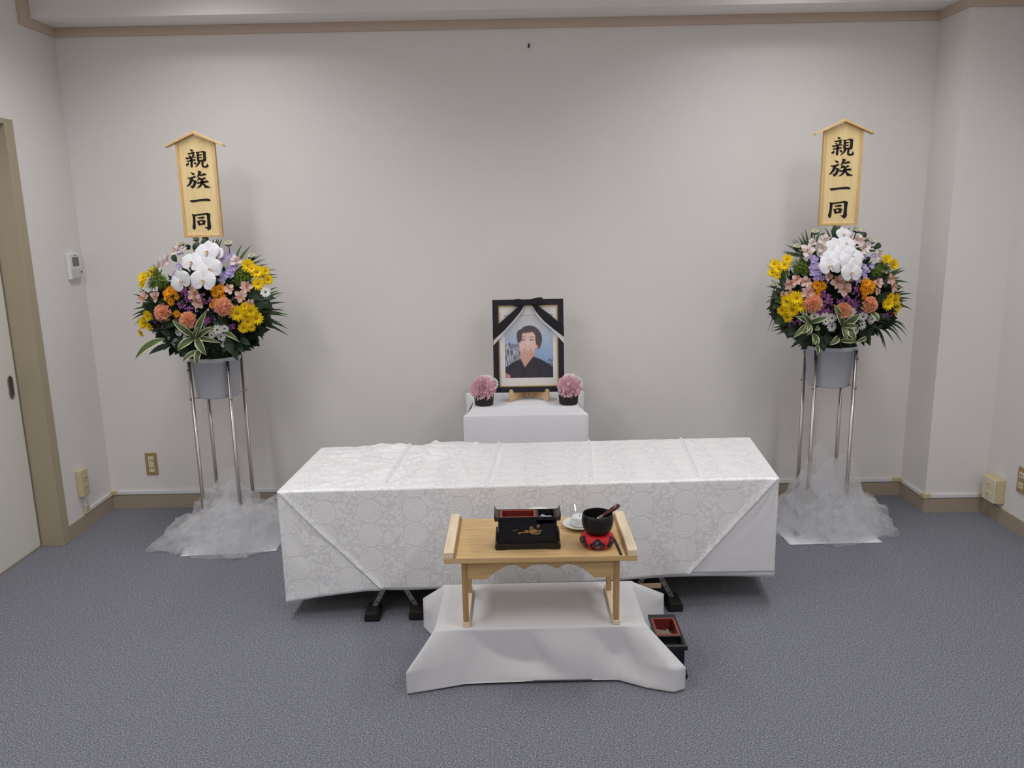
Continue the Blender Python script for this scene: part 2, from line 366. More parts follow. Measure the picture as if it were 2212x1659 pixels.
# skirt round the four sides: slightly bellied cloth, hem a little uneven
def hem(u):
    t = max(0, min(1, (u-.45)/.35)); return .108+.004*math.sin(u*17)-.026*max(0, 1-u/.16)+.016*t*t*(3-2*t)
def skirt(u, v):
    if u < .4:   a = u/.4; p = FL*(1-a)+FR*a; nrm = Vector((0, -1)); uu = a; h = hem(a)-.010*max(0, (a-.7)/.3)
    elif u < .5: a = (u-.4)/.1; p = FR*(1-a)+BR*a; nrm = Vector((1, 0)); h = .112
    elif u < .9: a = (u-.5)/.4; p = BR*(1-a)+BL*a; nrm = Vector((0, 1)); h = .11
    else:        a = (u-.9)/.1; p = BL*(1-a)+FL*a; nrm = Vector((-1, 0)); h = .09-.008*a
    off = .006*math.sin(PI*a)*v+.005*noise.noise(Vector((u*26, v*3, 1)))*v
    z = ZC-(ZC-h)*v
    return (p.x+nrm.x*off, p.y+nrm.y*off, z)
o = MB().grid(skirt, 200, 26, closed=True).build('cover_skirt', plain_m, cf, smooth=True)
set_uv(o, lambda c: (c.x+c.y*.9, c.z)); md = o.modifiers.new('thickness', 'SOLIDIFY'); md.thickness = .002; md.offset = -1
# front panel: pentagon of brocade whose slanted sides run from the top corners to the hem
UL, UR = .193, .823
def fp(a, z, off=.012):
    p = FL*(1-a)+FR*a
    return Vector((p.x, p.y-off, z))
def front(u, v):
    lo = UL*v**1.02; hi = 1-(1-UR)*v**.98
    a = lo+(hi-lo)*u; h = hem(a)+.004
    z = ZC+.001-(ZC-h)*v
    off = .004+.010*math.sin(PI*u)*v+.003*noise.noise(Vector((a*18, v*2.5, 7)))
    for s in (.193, .412, .823): off += .003*math.exp(-((a-s)/.0028)**2)
    off += .006*math.exp(-(u/.012)**2)+.006*math.exp(-((1-u)/.012)**2)
    return fp(a, z, off)
o = MB().grid(front, 220, 40).build('front_panel', broc_m, cf, smooth=True); set_uv(o, lambda c: (c.x+.03, c.z))
md = o.modifiers.new('thickness', 'SOLIDIFY'); md.thickness = .003; md.offset = 0
# left triangle: the brocade end of the cover folded round on to the front
def tri(u, v):
    a = UL*v*u; h = hem(a)-.004-.012*(1-u)
    return fp(a, ZC-(ZC-h)*v, .003+.003*noise.noise(Vector((u*5, v*4, 3))))
o = MB().grid(tri, 40, 40).build('corner_fold', broc_m, cf, smooth=True); set_uv(o, lambda c: (c.x*.96+.05+c.z*.25, c.z*.97-c.x*.25))
md = o.modifiers.new('thickness', 'SOLIDIFY'); md.thickness = .002; md.offset = 0
# right triangle: plain lining side, a little shorter than the layer below
def tri2(u, v):
    a = 1-(1-UR)*v*u; h = .132+.004*u
    return fp(a, ZC-(ZC-h)*v, .003+.002*noise.noise(Vector((u*5, v*4, 9))))
o = MB().grid(tri2, 40, 40).build('corner_fold', plain_m, cf, smooth=True); set_uv(o, lambda c: (c.x, c.z)); o['label'] = 'plain satin corner fold on the right end'
md = o.modifiers.new('thickness', 'SOLIDIFY'); md.thickness = .002; md.offset = 0

# ------------------------------------------------------------------ trestles carrying the coffin
blackwood = mat('black_stained_wood', srgb(44, 36, 33), .5, .4, var=.15, vscale=30)
rub_m = mat('black_rubber', srgb(34, 31, 28), .6, .3)
plate_m = mat('zinc_plate', srgb(150, 148, 152), .4, .5, metal=.7)
palewood = mat('bare_wood', srgb(196, 172, 142), .6)
def trestle(x, yb, label):
    t_ = thing('coffin_trestle', label, 'trestle', (x, yb, 0), math.radians(1.7), 'trestles under the coffin')
    for s in (-1, 1):
        def slab(y0, y1, w, mb):
            # sloping plank: foot wide apart, top close together
            b0, b1 = s*.081, s*.014
            vs_ = [(b0-w, y0, .03), (b0+w, y0, .03), (b1+w, y0, .155), (b1-w, y0, .155), (b0-w, y1, .03), (b0+w, y1, .03), (b1+w, y1, .155), (b1-w, y1, .155)]
            return mb.add(vs_, [(0, 1, 2, 3), (7, 6, 5, 4), (0, 4, 5, 1), (1, 5, 6, 2), (2, 6, 7, 3), (3, 7, 4, 0)])
        slab(-.262, .24, .012, MB()).build('leg', blackwood, t_, bevel=.002)
        pl = slab(-.265, -.2625, .0095, MB()).build('metal_plate', plate_m, t_)
        for k, fz in enumerate((.20, .40, .60)):
            bx_ = s*(.081-.067*fz); z = .03+.125*fz
            MB().lathe([(0, 0), (.0035, 0), (.0035, .0015), (0, .002)], 10, M=Matrix.Translation((bx_, -.265, z)) @ Matrix.Rotation(PI/2, 4, 'X')).build('screw', mat('screw', srgb(90, 90, 92), .35, metal=.9) if 'screw' not in MATS else MATS['screw'], pl)
        for y in (-.275, .20):
            MB().prism([(s*.083-.029, 0), (s*.083+.029, 0), (s*.083+.028, .022), (s*.083+.023, .036), (s*.083-.023, .036), (s*.083-.028, .022)], y-.045, y+.05).build('rubber_foot', rub_m, t_, bevel=.006)
    MB().box(-.055, .055, -.262, .24, .118, .15).build('top_beam', blackwood, t_, bevel=.002)
    return t_
t1 = trestle(-.48, -.950, 'black folding trestle with metal plates under the left end of the coffin')
t2 = trestle(.501, -.918, 'black folding trestle under the right end of the coffin, partly behind white cloth')
MB().box(-.05, .035, -.272, -.2655, .076, .096).build('spacer_block', palewood, t2, bevel=.002)

# ------------------------------------------------------------------ draped table behind the coffin
cloth_m = mat('white_cotton', srgb(243, 243, 246), .9, .2, var=.01, vscale=20, bump=.15, bscale=900)
cloth2_m = mat('white_felt', srgb(218, 217, 219), .95, .15, var=.012, vscale=25, bump=.25, bscale=700)
pt = thing('draped_table', 'narrow table behind the coffin covered with a plain white cloth', 'table', (.047, -.20, 0))
PW, PY0, PY1, PZ = .292, -.175, .165, .6
MB().box(-.238, .238, PY0+.02, PY1-.01, .56, PZ-.004).build('tabletop', palewood, pt)
for sx in (-1, 1):
    for sy in (PY0+.05, PY1-.05): MB().box(sx*.21-.02, sx*.21+.02, sy-.02, sy+.02, 0, .56).build('leg', palewood, pt)
# cloth: flat top, straight front drop, corner ears standing out at the sides
def drape(u, v):
    seg = [(-PW, PY0), (PW, PY0), (PW, PY1), (-PW, PY1)]
    k = int(min(3.9999, u*4)); a = u*4-k
    p0, p1 = Vector(seg[k]), Vector(seg[(k+1) % 4]); p = p0*(1-a)+p1*a
    inset = .035 if k in (1, 3) else .0
    c = Vector((0, (PY0+PY1)/2)); 
    pin = Vector((p.x*(1-.14), p.y))                     # edge of the tabletop
    if v < .02: return (pin.x, pin.y, PZ)
    t = (v-.02)/.98
    out = min(1, t/.12)
    ear = math.exp(-(min(a, 1-a)/.16)**2)
    if k in (1, 3): x = pin.x+(p.x-pin.x)*out*ear; y = p.y
    else: x = pin.x+(p.x-pin.x)*out; y = p.y+(-.010*out if k == 0 else .0)
    return (x, y+(.003*math.sin(u*60)*t if k == 0 else 0), PZ-(.33)*t-(.004*ear if t < .1 else 0))
dm = MB().grid(drape, 160, 30, closed=True)
dm.add([(-PW*.86, PY0, PZ), (PW*.86, PY0, PZ), (PW*.86, PY1, PZ), (-PW*.86, PY1, PZ)], [(0, 1, 2, 3)])
dm.box(-PW*.85, PW*.85, PY0+.004, PY1-.004, .28, PZ-.003)
# turned-out ears of the cloth at the two back corners
for s in (-1, 1):
    x0 = s*PW*.86
    dm.add([(x0, -.02, PZ), (x0, PY1, PZ+.003), (s*(PW+.008), PY1-.01, PZ-.004), (s*(PW-.008), .06, PZ-.075), (s*(PW+.004), PY1-.005, PZ-.16)], [(0, 1, 2, 3), (2, 4, 3)])
dm.build('cloth', cloth_m, pt, solid=.0015)

# ------------------------------------------------------------------ low platform under a white cloth
lp = thing('draped_platform', 'low floor platform draped in heavy white cloth with flared corners', 'platform', (.068, -1.505, 0))
BXW, BXD, BZ = .338, .158, .178
MB().box(-BXW+.012, BXW-.012, -BXD+.012, BXD-.012, 0, BZ-.004).build('box', palewood, lp)
# top outline and hem outline sampled in the same order (clockwise from front-left)
def ang(t): return t
TOPC = [(-.340, -.165), (.340, -.155), (.334, .162), (-.334, .155)]
# (side position, outward reach at the hem) for each side; the wings at the corners reach far out
def lerp(a, b, t): return a+(b-a)*t
HEM = []   # (perimeter parameter 0..4, x, y)
for q in [(0, -.428, -.243), (.06, -.40, -.236), (.22, -.25, -.199), (.5, .03, -.193), (.80, .25, -.188), (.90, .335, -.232), (.965, .415, -.258), (1, .452, -.240), (1.03, .43, -.202), (1.08, .366, -.186),
          (1.2, .362, -.10), (1.5, .362, .02), (1.8, .40, .14), (1.93, .472, .235), (2, .475, .262), (2.05, .42, .268), (2.3, .25, .225), (2.5, 0, .215), (2.8, -.3, .225), (2.95, -.41, .262), (3, -.428, .258), (3.06, -.42, .18),
          (3.2, -.372, .10), (3.5, -.358, -.02), (3.8, -.37, -.13), (3.95, -.41, -.205), (4, -.428, -.243)]: HEM.append(q)
def hem_at(s):
    for i in range(len(HEM)-1):
        if HEM[i][0] <= s <= HEM[i+1][0]:
            a = (s-HEM[i][0])/(HEM[i+1][0]-HEM[i][0]); a = a*a*(3-2*a)*.5+a*.5
            return Vector((lerp(HEM[i][1], HEM[i+1][1], a), lerp(HEM[i][2], HEM[i+1][2], a)))
def plat(u, v):
    s = u*4; k = int(min(3.99999, s)); a = s-k
    p = Vector(TOPC[k])*(1-a)+Vector(TOPC[(k+1) % 4])*a
    h = hem_at(s); corner = math.exp(-(min(a, 1-a)/.11)**2)
    # the wings reach their width half-way down, the rest of the skirt swings out evenly
    g = lerp(v**1.25, min(1, v*1.75), corner)
    fold = 0
    if k == 0: fold = .030*math.exp(-((a-.30-.20*v)/.10)**2)*math.sin(PI*min(1, v*1.1))+.028*math.exp(-((a-.82-.05*v)/.07)**2)*math.sin(PI*min(1, v*1.1))-.012*math.exp(-((a-.62)/.16)**2)*math.sin(PI*v)
    r = p.lerp(h, g)
    y = min(r.y+fold, p.y-.001) if k == 0 else r.y; drop = .006*(1-min(1, v*9))
    z = BZ*(1-v)+.0025
    if v < .06: z = BZ+.0025-(BZ*.06)*(v/.06)**1.6
    if k == 0 and v > .9: z = max(z, .004+.006*math.sin(PI*min(1, max(0, (a-.1)/.8))))
    return (r.x, y, z)
def plat_all(u, v):
    "inner 30 %: rings of the flat top; the rest: the falling skirt"
    if v >= .3: return plat(u, (v-.3)/.7)
    x, y, z = plat(u, 0); k = .02+.98*v/.3
    return (x*k, y*k, z+.0004*noise.noise(Vector((x*k*14, y*k*14, 0)))*min(1, 8*(1-k)))
pm = MB().grid(plat_all, 320, 40, closed=True); pm.f.append(tuple(range(320)))
o = pm.build('cloth', cloth2_m, lp, smooth=True); md = o.modifiers.new('thickness', 'SOLIDIFY'); md.thickness = .002; md.offset = 1

# ------------------------------------------------------------------ wood with grain
def wood(name, c0, c1, scale=(6, 90, 90), rough=.5, rot=0):
    m = bpy.data.materials.new(name); m.use_nodes = True; MATS[name] = m; nt = m.node_tree; b = nt.nodes['Principled BSDF']; L = nt.links.new
    tc = nt.nodes.new('ShaderNodeTexCoord'); mp = nt.nodes.new('ShaderNodeMapping'); mp.inputs['Scale'].default_value = scale
    n = nt.nodes.new('ShaderNodeTexNoise'); n.inputs['Scale'].default_value = 1.0; n.inputs['Detail'].default_value = 5; n.inputs['Distortion'].default_value = .4
    r = nt.nodes.new('ShaderNodeValToRGB'); r.color_ramp.elements[0].position = .32; r.color_ramp.elements[0].color = c0; r.color_ramp.elements[1].position = .68; r.color_ramp.elements[1].color = c1
    L(tc.outputs['Object'], mp.inputs[0]); L(mp.outputs[0], n.inputs['Vector']); L(n.outputs['Fac'], r.inputs['Fac']); L(r.outputs['Color'], b.inputs['Base Color'])
    b.inputs['Roughness'].default_value = rough
    return m
oakx = wood('oak_board', srgb(196, 160, 106), srgb(216, 184, 134))
oakd = wood('oak_dark', srgb(160, 122, 74), srgb(190, 152, 102))
ashy = wood('pale_ash', srgb(228, 206, 172), srgb(242, 226, 198), (90, 6, 90))
oakz = wood('oak_leg', srgb(168, 130, 84), srgb(200, 164, 114), (90, 90, 8))
beech = wood('beech', srgb(206, 168, 124), srgb(224, 190, 148), (20, 20, 60))

# ------------------------------------------------------------------ sutra desk
dk = thing('sutra_desk', 'low pale wooden desk with scalloped apron standing on the white platform cloth', 'desk', (.070, -1.515, .1835))
DX, DY0_, DY1_, DZ0, DZ1 = .306, -.162, .178, .228, .246
MB().box(-DX, DX, DY0_, DY1_, DZ0, DZ1).build('tabletop', oakx, dk, bevel=.0015)
for s in (-1, 1):
    w0, w1 = (-DX, -DX+.031) if s < 0 else (DX-.031, DX)
    pr = [(w0, DZ1), (w1, DZ1)]
    for k in range(25):                                         # reeded top of the end rail
        x = w1-(w1-w0)*k/24; pr.append((x, DZ1+.017+.0022*abs(math.sin(PI*3*k/24))))
    MB().prism(pr, DY0_, DY1_, 'y').build('end_rail', ashy, dk)
    MB().prism([(w1, DZ1), (w1+.006, DZ1), (w1+.004, DZ1+.008), (w1, DZ1+.010)] if s < 0 else [(w0, DZ1), (w0, DZ1+.010), (w0-.004, DZ1+.008), (w0-.006, DZ1)], DY0_, DY1_, 'y').build('rail_moulding', oakd, dk)
    lx = s*.2435
    for fy, sg in ((-.125, 1), (.083, -1)):
        # shaped leg, broad at the top and slimmer below
        pf = [(fy-.018*1, .014), (fy+.010*sg+.008, .014), (fy+.012, .06), (fy+.014, .14), (fy+.030*1, .205), (fy+.034, DZ0), (fy-.022, DZ0), (fy-.020, .15)]
        MB().prism(pf, lx-.0085, lx+.0085, 'x').build('leg', oakz, dk, bevel=.0015)
    MB().box(lx-.011, lx+.011, -.146, .118, 0, .016).build('foot_rail', ashy, dk, bevel=.0015)
    MB().box(lx-.006, lx+.006, -.10, .075, DZ0-.03, DZ0).build('side_rail', oakd, dk)
# scalloped apron
def apron(y0, y1, name='apron'):
    ap = [(-.235, DZ0), (-.235, .165)]
    ap += [(-.172, .164)]
    for k in range(41):
        t = k/40; x = -.172+.344*t
        zc = .164+.047*min(1, math.sin(PI*min(1, t*4.2)/2) if t < .24 else 1)*min(1, math.sin(PI*min(1, (1-t)*4.2)/2) if t > .76 else 1)
        zc -= .014*math.exp(-((abs(t-.5)-.15)/.05)**2)
        ap.append((x, zc))
    ap += [(.172, .164), (.235, .165), (.235, DZ0)]
    MB().prism(ap, y0, y1, 'y').build(name, oakx, dk, bevel=.001)
apron(-.142, -.130); apron(.098, .108, 'back_apron')

# ------------------------------------------------------------------ lacquered incense boxes
lac_m = mat('black_lacquer', srgb(16, 15, 19), .30, .5)
lac2_m = mat('dark_lacquer_rim', srgb(58, 50, 44), .35, .5)
red_m = mat('red_lacquer', srgb(150, 62, 46), .35, .5, var=.2, vscale=40)
redd_m = mat('red_lacquer_inside', srgb(112, 40, 30), .45, .4, var=.25, vscale=60)
goldp_m = mat('gold_paint', srgb(196, 146, 78), .4, .5, metal=.4, var=.3, vscale=200)
goldg_m = mat('faded_gold', srgb(142, 122, 106), .5, .4, metal=.2)
ash_m = mat('incense_ash', srgb(150, 142, 128), .9, .2, var=.35, vscale=180, bump=.6, bscale=220)
def open_box(mb, x0, x1, y0, y1, z0, z1, t):
    mb.box(x0, x1, y0, y1, z0, z0+t).box(x0, x0+t, y0, y1, z0+t, z1).box(x1-t, x1, y0, y1, z0+t, z1).box(x0+t, x1-t, y0, y0+t, z0+t, z1).box(x0+t, x1-t, y1-t, y1, z0+t, z1)
    return mb
def incense_box(label, loc, rz, crest=True, curl=True, flip=False):
    t_ = thing('incense_box', label, 'incense box', loc, rz); t_.scale = (1, .80 if crest else 1, 1 if crest else 1.05)
    # plinth: moulded block with two feet at each end
    pl = [(-.103, 0), (-.075, 0), (-.068, .004), (.068, .004), (.075, 0), (.103, 0), (.106, .006), (.106, .016), (.100, .022), (-.100, .022), (-.106, .016), (-.106, .006)]
    MB().prism(pl, -.05, .05, 'y').build('plinth', lac_m, t_, bevel=.002)
    st = MB(); st.box(-.100, .100, -.046, .046, .022, .027).box(-.096, .096, -.043, .043, .027, .033); st.build('moulding', lac_m, t_, bevel=.002)
    for s in (-1, 1): MB().prism([(-.04, .022), (.04, .022), (.036, .05), (.03, .056), (-.03, .056), (-.036, .05)], s*.096, s*.103, 'x').build('end_bracket', lac_m, t_, bevel=.002)
    open_box(MB(), -.094, .094, -.04, .04, .033, .100, .006).build('body', lac_m, t_, bevel=.001)
    # rim tray, ends curling upwards
    h = .012 if curl else .003
    for s in (-1, 1):
        pr = [(s*.094, .097), (s*.105, .097), (s*.1065, .104), (s*.107, .110+h), (s*.1045, .110+h), (s*.103, .110+h*.45), (s*.098, .111), (s*.090, .110), (s*.090, .104)]
        MB().prism(pr, -.047, .047, 'y').build('rim_end', lac2_m if not flip else lac_m, t_, bevel=.001)
    for y in (-.0435, .0435): MB().box(-.092, .092, y-.0035, y+.0035, .100, .110).build('rim_side', lac_m, t_, bevel=.001)
    MB().box(.0275, .0335, -.04, .04, .09, .109).build('divider', lac2_m, t_, bevel=.001)
    # red ash tray with sloping walls
    x0, x1, y0, y1 = -.088, .0275, -.040, .040
    i0, i1, j0, j1 = x0+.011, x1-.011, y0+.011, y1-.011
    rm = MB().add([(x0, y0, .1085), (x1, y0, .1085), (x1, y1, .1085), (x0, y1, .1085), (x0+.007, y0+.007, .1085), (x1-.007, y0+.007, .1085), (x1-.007, y1-.007, .1085), (x0+.007, y1-.007, .1085)],
             [(0, 1, 5, 4), (1, 2, 6, 5), (2, 3, 7, 6), (3, 0, 4, 7)])
    at_ = rm.build('ash_tray', red_m, t_, solid=.002)
    MB().add([(x0+.007, y0+.007, .1085), (x1-.007, y0+.007, .1085), (x1-.007, y1-.007, .1085), (x0+.007, y1-.007, .1085), (i0, j0, .07), (i1, j0, .07), (i1, j1, .07), (i0, j1, .07)],
             [(0, 1, 5, 4), (1, 2, 6, 5), (2, 3, 7, 6), (3, 0, 4, 7), (4, 5, 6, 7)]).build('tray_well', redd_m, at_)
    if not crest:
        MB().grid(lambda u, v: (i0+.002+(i1-i0-.004)*u*.55, j0+.001+(j1-j0-.002)*v, .073+.008*noise.noise(Vector((u*6, v*7, 0)))+.004*noise.noise(Vector((u*20, v*20, 3)))), 20, 16).build('ash', ash_m, at_, smooth=True)
    open_box(MB(), .0335, .088, -.040, .040, .086, .1075, .003).build('tray', lac_m, t_)
    if crest:
        y = -.0412
        def blob(name, pts, m=goldp_m, yy=y): MB().prism([(p[0], p[1]) for p in pts], yy-.0006, yy+.0014, 'y').build(name, m, cr)
        cr = MB().prism([(-.032, .0565), (-.018, .058), (0, .0595), (.014, .0585), (.014, .0565), (-.002, .0563), (-.020, .0556), (-.031, .0545)], y-.0005, y+.0014, 'y').build('gold_crest', goldp_m, t_)
        blob('branch', [(.004, .064), (.014, .066), (.021, .068), (.026, .0672), (.03, .063), (.034, .0655), (.0365, .061), (.03, .057), (.022, .0555), (.016, .0505), (.010, .054)])
        blob('branch', [(.014, .0505), (.024, .0495), (.034, .0495), (.043, .0545), (.041, .0575), (.034, .0555), (.025, .0535)], goldg_m)
        blob('leaf', [(-.009, .0635), (-.004, .0645), (.003, .063), (.002, .0595), (-.008, .0595)])
        blob('leaf', [(.034, .061), (.040, .0645), (.046, .0645), (.046, .061), (.039, .0585)], goldg_m)
        MB().prism([(.0345, .066), (.0352, .066), (.0352, .074), (.0345, .074)], y-.0004, y+.0014, 'y').build('stem', goldg_m, cr)
        def blossom(cx, cz, r, m):
            MB().prism([(cx+r*(1+.14*math.cos(5*2*PI*k/30))*math.cos(2*PI*k/30), cz+r*(1+.14*math.cos(5*2*PI*k/30))*math.sin(2*PI*k/30)) for k in range(30)], y-.0006, y+.0014, 'y').build('blossom', m, cr)
        blossom(.0125, .0715, .0062, goldg_m); blossom(.034, .0775, .0050, goldg_m); blossom(-.0265, .0535, .0030, goldg_m)
        for bx_, bz in ((-.045, .0635), (-.041, .0625), (-.033, .0655), (-.037, .067)): blossom(bx_, bz, .0016, goldg_m)
    return t_
ib = incense_box('black lacquer incense box with gold blossom crest and red tray on the desk', (.031, -1.580, .430), 0)
incense_box('plain black lacquer incense box with ash in its red tray on the carpet', (.493, -1.580, 0), -PI/2, crest=False, curl=False, flip=True)
# small printed packets lying in the incense tray
pk_m = mat('packet_paper', srgb(178, 182, 194), .4, .4); ink_m = mat('packet_ink', srgb(60, 60, 72), .5)
def packet(label, loc, rz, tilt, w=.021, d=.027):
    t_ = thing('matchbook', label, 'packet', loc, rz); t_.rotation_euler = (tilt[0], tilt[1], rz)
    MB().box(-w/2, w/2, -d/2, d/2, 0, .003).build('cover', pk_m, t_, bevel=.0005)
    for k in range(3): MB().box(-w*.32, -w*.32+.0016, -d*.3+k*d*.22, -d*.3+k*d*.22+.003, .003, .0033).build('print', ink_m, t_)
    MB().box(w*.28, w*.36, -d*.2, d*.3, .003, .0033).build('print', ink_m, t_)
packet('small white matchbook lying flat in the incense box tray', (.1015, -1.578, .520), .18, (.12, 0))
packet('small white matchbook leaning behind the flat one in the incense box', (.080, -1.566, .519), -.55, (.2, .14), .017, .024)

# ------------------------------------------------------------------ bell, cushion, striker
cu_m = bpy.data.materials.new('red_brocade_cushion'); cu_m.use_nodes = True
nt = cu_m.node_tree; L = nt.links.new; b = nt.nodes['Principled BSDF']; b.inputs['Roughness'].default_value = .65
tc = nt.nodes.new('ShaderNodeTexCoord'); n = nt.nodes.new('ShaderNodeTexNoise'); n.inputs['Scale'].default_value = 90; L(tc.outputs['Object'], n.inputs['Vector'])
r = nt.nodes.new('ShaderNodeValToRGB'); r.color_ramp.elements[0].color = srgb(178, 22, 26); r.color_ramp.elements[1].color = srgb(222, 34, 34); L(n.outputs['Fac'], r.inputs['Fac']); L(r.outputs['Color'], b.inputs['Base Color'])
navy_m = mat('navy_brocade', srgb(38, 28, 52), .6, .3, var=.2, vscale=200)
bronze_m = mat('gold_thread', srgb(150, 116, 82), .5, .5, metal=.3)
creamt_m = mat('cream_thread', srgb(196, 180, 120), .6)
BC = (.257, -1.590)
cu = thing('bell_cushion', 'round red cushion with dark diamond brocade patches under the bell', 'cushion', (BC[0], BC[1], .430))
def cpr(t):                                     # cushion profile: radius and height
    a = -PI/2+PI*t; return (.034+.0215*math.cos(a) if True else 0, .0215+.0215*math.sin(a))
def csurf(th, t, off=0):
    r_, z = cpr(t); a = -PI/2+PI*t
    r_ += off*math.cos(a); z += off*math.sin(a)
    s_ = 1+.01*math.cos(6*th)
    return Vector((r_*s_*math.cos(th), r_*s_*math.sin(th), max(0.0, z)))
MB().grid(lambda u, v: csurf(u*2*PI, v), 60, 24, closed=True).add([(0, 0, .0005)]+[(.034*math.cos(k*PI/15), .034*math.sin(k*PI/15), .0005) for k in range(30)], [(0, k+1, (k+1) % 30+1) for k in range(30)]).add([(0, 0, .0425)]+[(.034*math.cos(k*PI/15), .034*math.sin(k*PI/15), .0425) for k in range(30)], [(0, k+1, (k+1) % 30+1) for k in range(30)]).build('pad', cu_m, cu, smooth=True)
for k in range(6):
    th0 = -PI/2-.08+k*PI/3
    def dia(u, v):
        s_ = (u*2-1); q = (v*2-1)
        return csurf(th0+(s_-q)*.5*.50, .46+(s_+q)*.5*.40, .0008)
    pa = MB().grid(dia, 12, 12).build('diamond_patch', navy_m, cu, smooth=True)
    def petal_ring(tc_, dth, r0, r1, npt, m, name):
        mb = MB()
        for j in range(npt):
            a0 = 2*PI*j/npt; pts = []
            for da, rr in ((0, r0), (.22, (r0+r1)*.55), (0, r1), (-.22, (r0+r1)*.55)):
                pts.append(csurf(th0+dth+rr*math.cos(a0+da)/.055, tc_+rr*math.sin(a0+da)/.067, .0014))
            mb.add([tuple(p) for p in pts], [(0, 1, 2, 3)])
        mb.build(name, m, pa)
    petal_ring(.36, .02, .002, .0105, 14, bronze_m, 'chrysanthemum_motif'); petal_ring(.60, -.04, .001, .006, 5, creamt_m, 'blossom_motif')
    petal_ring(.46, -.21, .001, .0055, 6, bronze_m, 'leaf_motif'); petal_ring(.46, .24, .001, .0055, 6, bronze_m, 'leaf_motif')
bell_m = mat('black_bell_metal', srgb(34, 30, 31), .42, .5, metal=.35)
prof = [(0, 0), (.024, .0005), (.036, .006), (.0455, .018), (.0505, .034), (.0515, .048), (.0500, .062), (.0480, .0695), (.0468, .0700), (.0458, .0685), (.0475, .058), (.0487, .046), (.0478, .033), (.043, .019), (.033, .0085), (.02, .004), (0, .0035)]
be = thing('singing_bowl_bell', 'black metal bowl bell resting on the red cushion', 'bell', (BC[0]+.001, BC[1], .4705))
MB().lathe(prof, 56).build('bowl', bell_m, be, smooth=True)
st = thing('bell_striker', 'dark red wooden striker leaning inside the black bell', 'striker', (BC[0]-.003, BC[1]-.012, .4775))
sm = mat('dark_red_wood', srgb(78, 24, 28), .35, .5, var=.3, vscale=150); wtip = mat('cream_tip', srgb(226, 208, 176), .5)
d = Vector((.078, .026, .077)); P0 = Vector((-.001, -.010, .0485))
SL = Vector((.078, .040, .034))
def sp_(t): return P0+SL*t
MB().tube([sp_(t) for t in (.10, .14, .16, .2, .22, .26, .28, .36, .5, .7, .86, .96, 1.0)], [.0042, .005, .0038, .0052, .0042, .0058, .005, .0062, .0070, .0076, .0076, .006, .002], 14).build('handle', sm, st, smooth=True)
MB().tube([sp_(t) for t in (-.04, -.01, .05, .10)], [.0012, .0036, .0046, .0042], 12).build('tip', wtip, st, smooth=True)
for t in (.15, .21): MB().tube([sp_(t-.008), sp_(t+.008)], .0056, 12).build('ring', wtip, st, smooth=True)
MB().lathe([(0, 0), (.0022, 0), (0, .001)], 10, M=Matrix.Translation(sp_(.83)+Vector((-.003, -.0055, .005))) @ Matrix.Rotation(PI/2.6, 4, 'X')).build('inlay', wtip, st)
# fine incense sticks at the right of the desk
tube_m = mat('dark_stick', srgb(40, 26, 30), .4)
for i, (dx, lab) in enumerate(((0, 'thin dark incense stick on the desk nearest the bell cushion'), (.0045, 'thin dark incense stick on the desk nearest the end rail'))):
    t_ = thing('incense_stick', lab, 'stick', (.318+dx, -1.610, .4315), 0, 'incense sticks on the desk')
    MB().tube([(.004, -.064, 0), (-.002, .064, 0)], .0016, 8).build('stick', tube_m, t_)
# saucer, glass and candle
por_m = mat('white_porcelain', srgb(232, 231, 226), .2, .5); foot_m = mat('amber_foot', srgb(176, 130, 84), .4)
sc = thing('saucer', 'small white saucer under the candle glass behind the bell', 'saucer', (.213, -1.432, .430))
MB().lathe([(0, .006), (.035, .006), (.052, .011), (.0585, .0155), (.0592, .0148), (.053, .009), (.036, .004), (0, .004)], 48).build('dish', por_m, sc, smooth=True)
MB().lathe([(.030, 0), (.033, 0), (.034, .0045), (.029, .0045)], 40).build('foot', foot_m, sc, smooth=True)
gl = thing('candle_glass', 'clear straight glass standing on the white saucer', 'glass', (.213, -1.432, .4365))
gm = bpy.data.materials.new('clear_glass'); gm.use_nodes = True; nt = gm.node_tree; nt.nodes.remove(nt.nodes['Principled BSDF'])
g1 = nt.nodes.new('ShaderNodeBsdfTransparent'); g1.inputs[0].default_value = (.97, .98, .98, 1); g2 = nt.nodes.new('ShaderNodeBsdfGlossy'); g2.inputs['Roughness'].default_value = .05
g3 = nt.nodes.new('ShaderNodeMixShader'); g3.inputs[0].default_value = .08; nt.links.new(g1.outputs[0], g3.inputs[1]); nt.links.new(g2.outputs[0], g3.inputs[2]); nt.links.new(g3.outputs[0], nt.nodes['Material Output'].inputs['Surface'])
MB().lathe([(0, 0), (.031, 0), (.0335, .002), (.0345, .064), (.0335, .0645), (.0325, .003), (.030, .0022), (0, .0022)], 48).build('wall', gm, gl, smooth=True)
cn = thing('candle', 'white stub candle with black wick inside the glass', 'candle', (.213, -1.432, .4388))
MB().lathe([(0, 0), (.0275, 0), (.0285, .002), (.0285, .026), (.026, .031), (.012, .029), (0, .0285)], 40).build('wax', mat('wax', srgb(252, 252, 250), .5, Subsurface_Weight=.1), cn, smooth=True)
MB().tube([(0, 0, .028), (.0004, 0, .036)], .0012, 8).build('wick', dark_m, cn)
pl = thing('white_plate', 'white porcelain dish half hidden behind the incense box', 'dish', (.074, -1.377, .430))
MB().lathe([(0, .004), (.022, .004), (.038, .018), (.0465, .036), (.0475, .0365), (.040, .018), (.024, .001), (.022, 0), (0, 0)], 48).build('dish', por_m, pl, smooth=True)

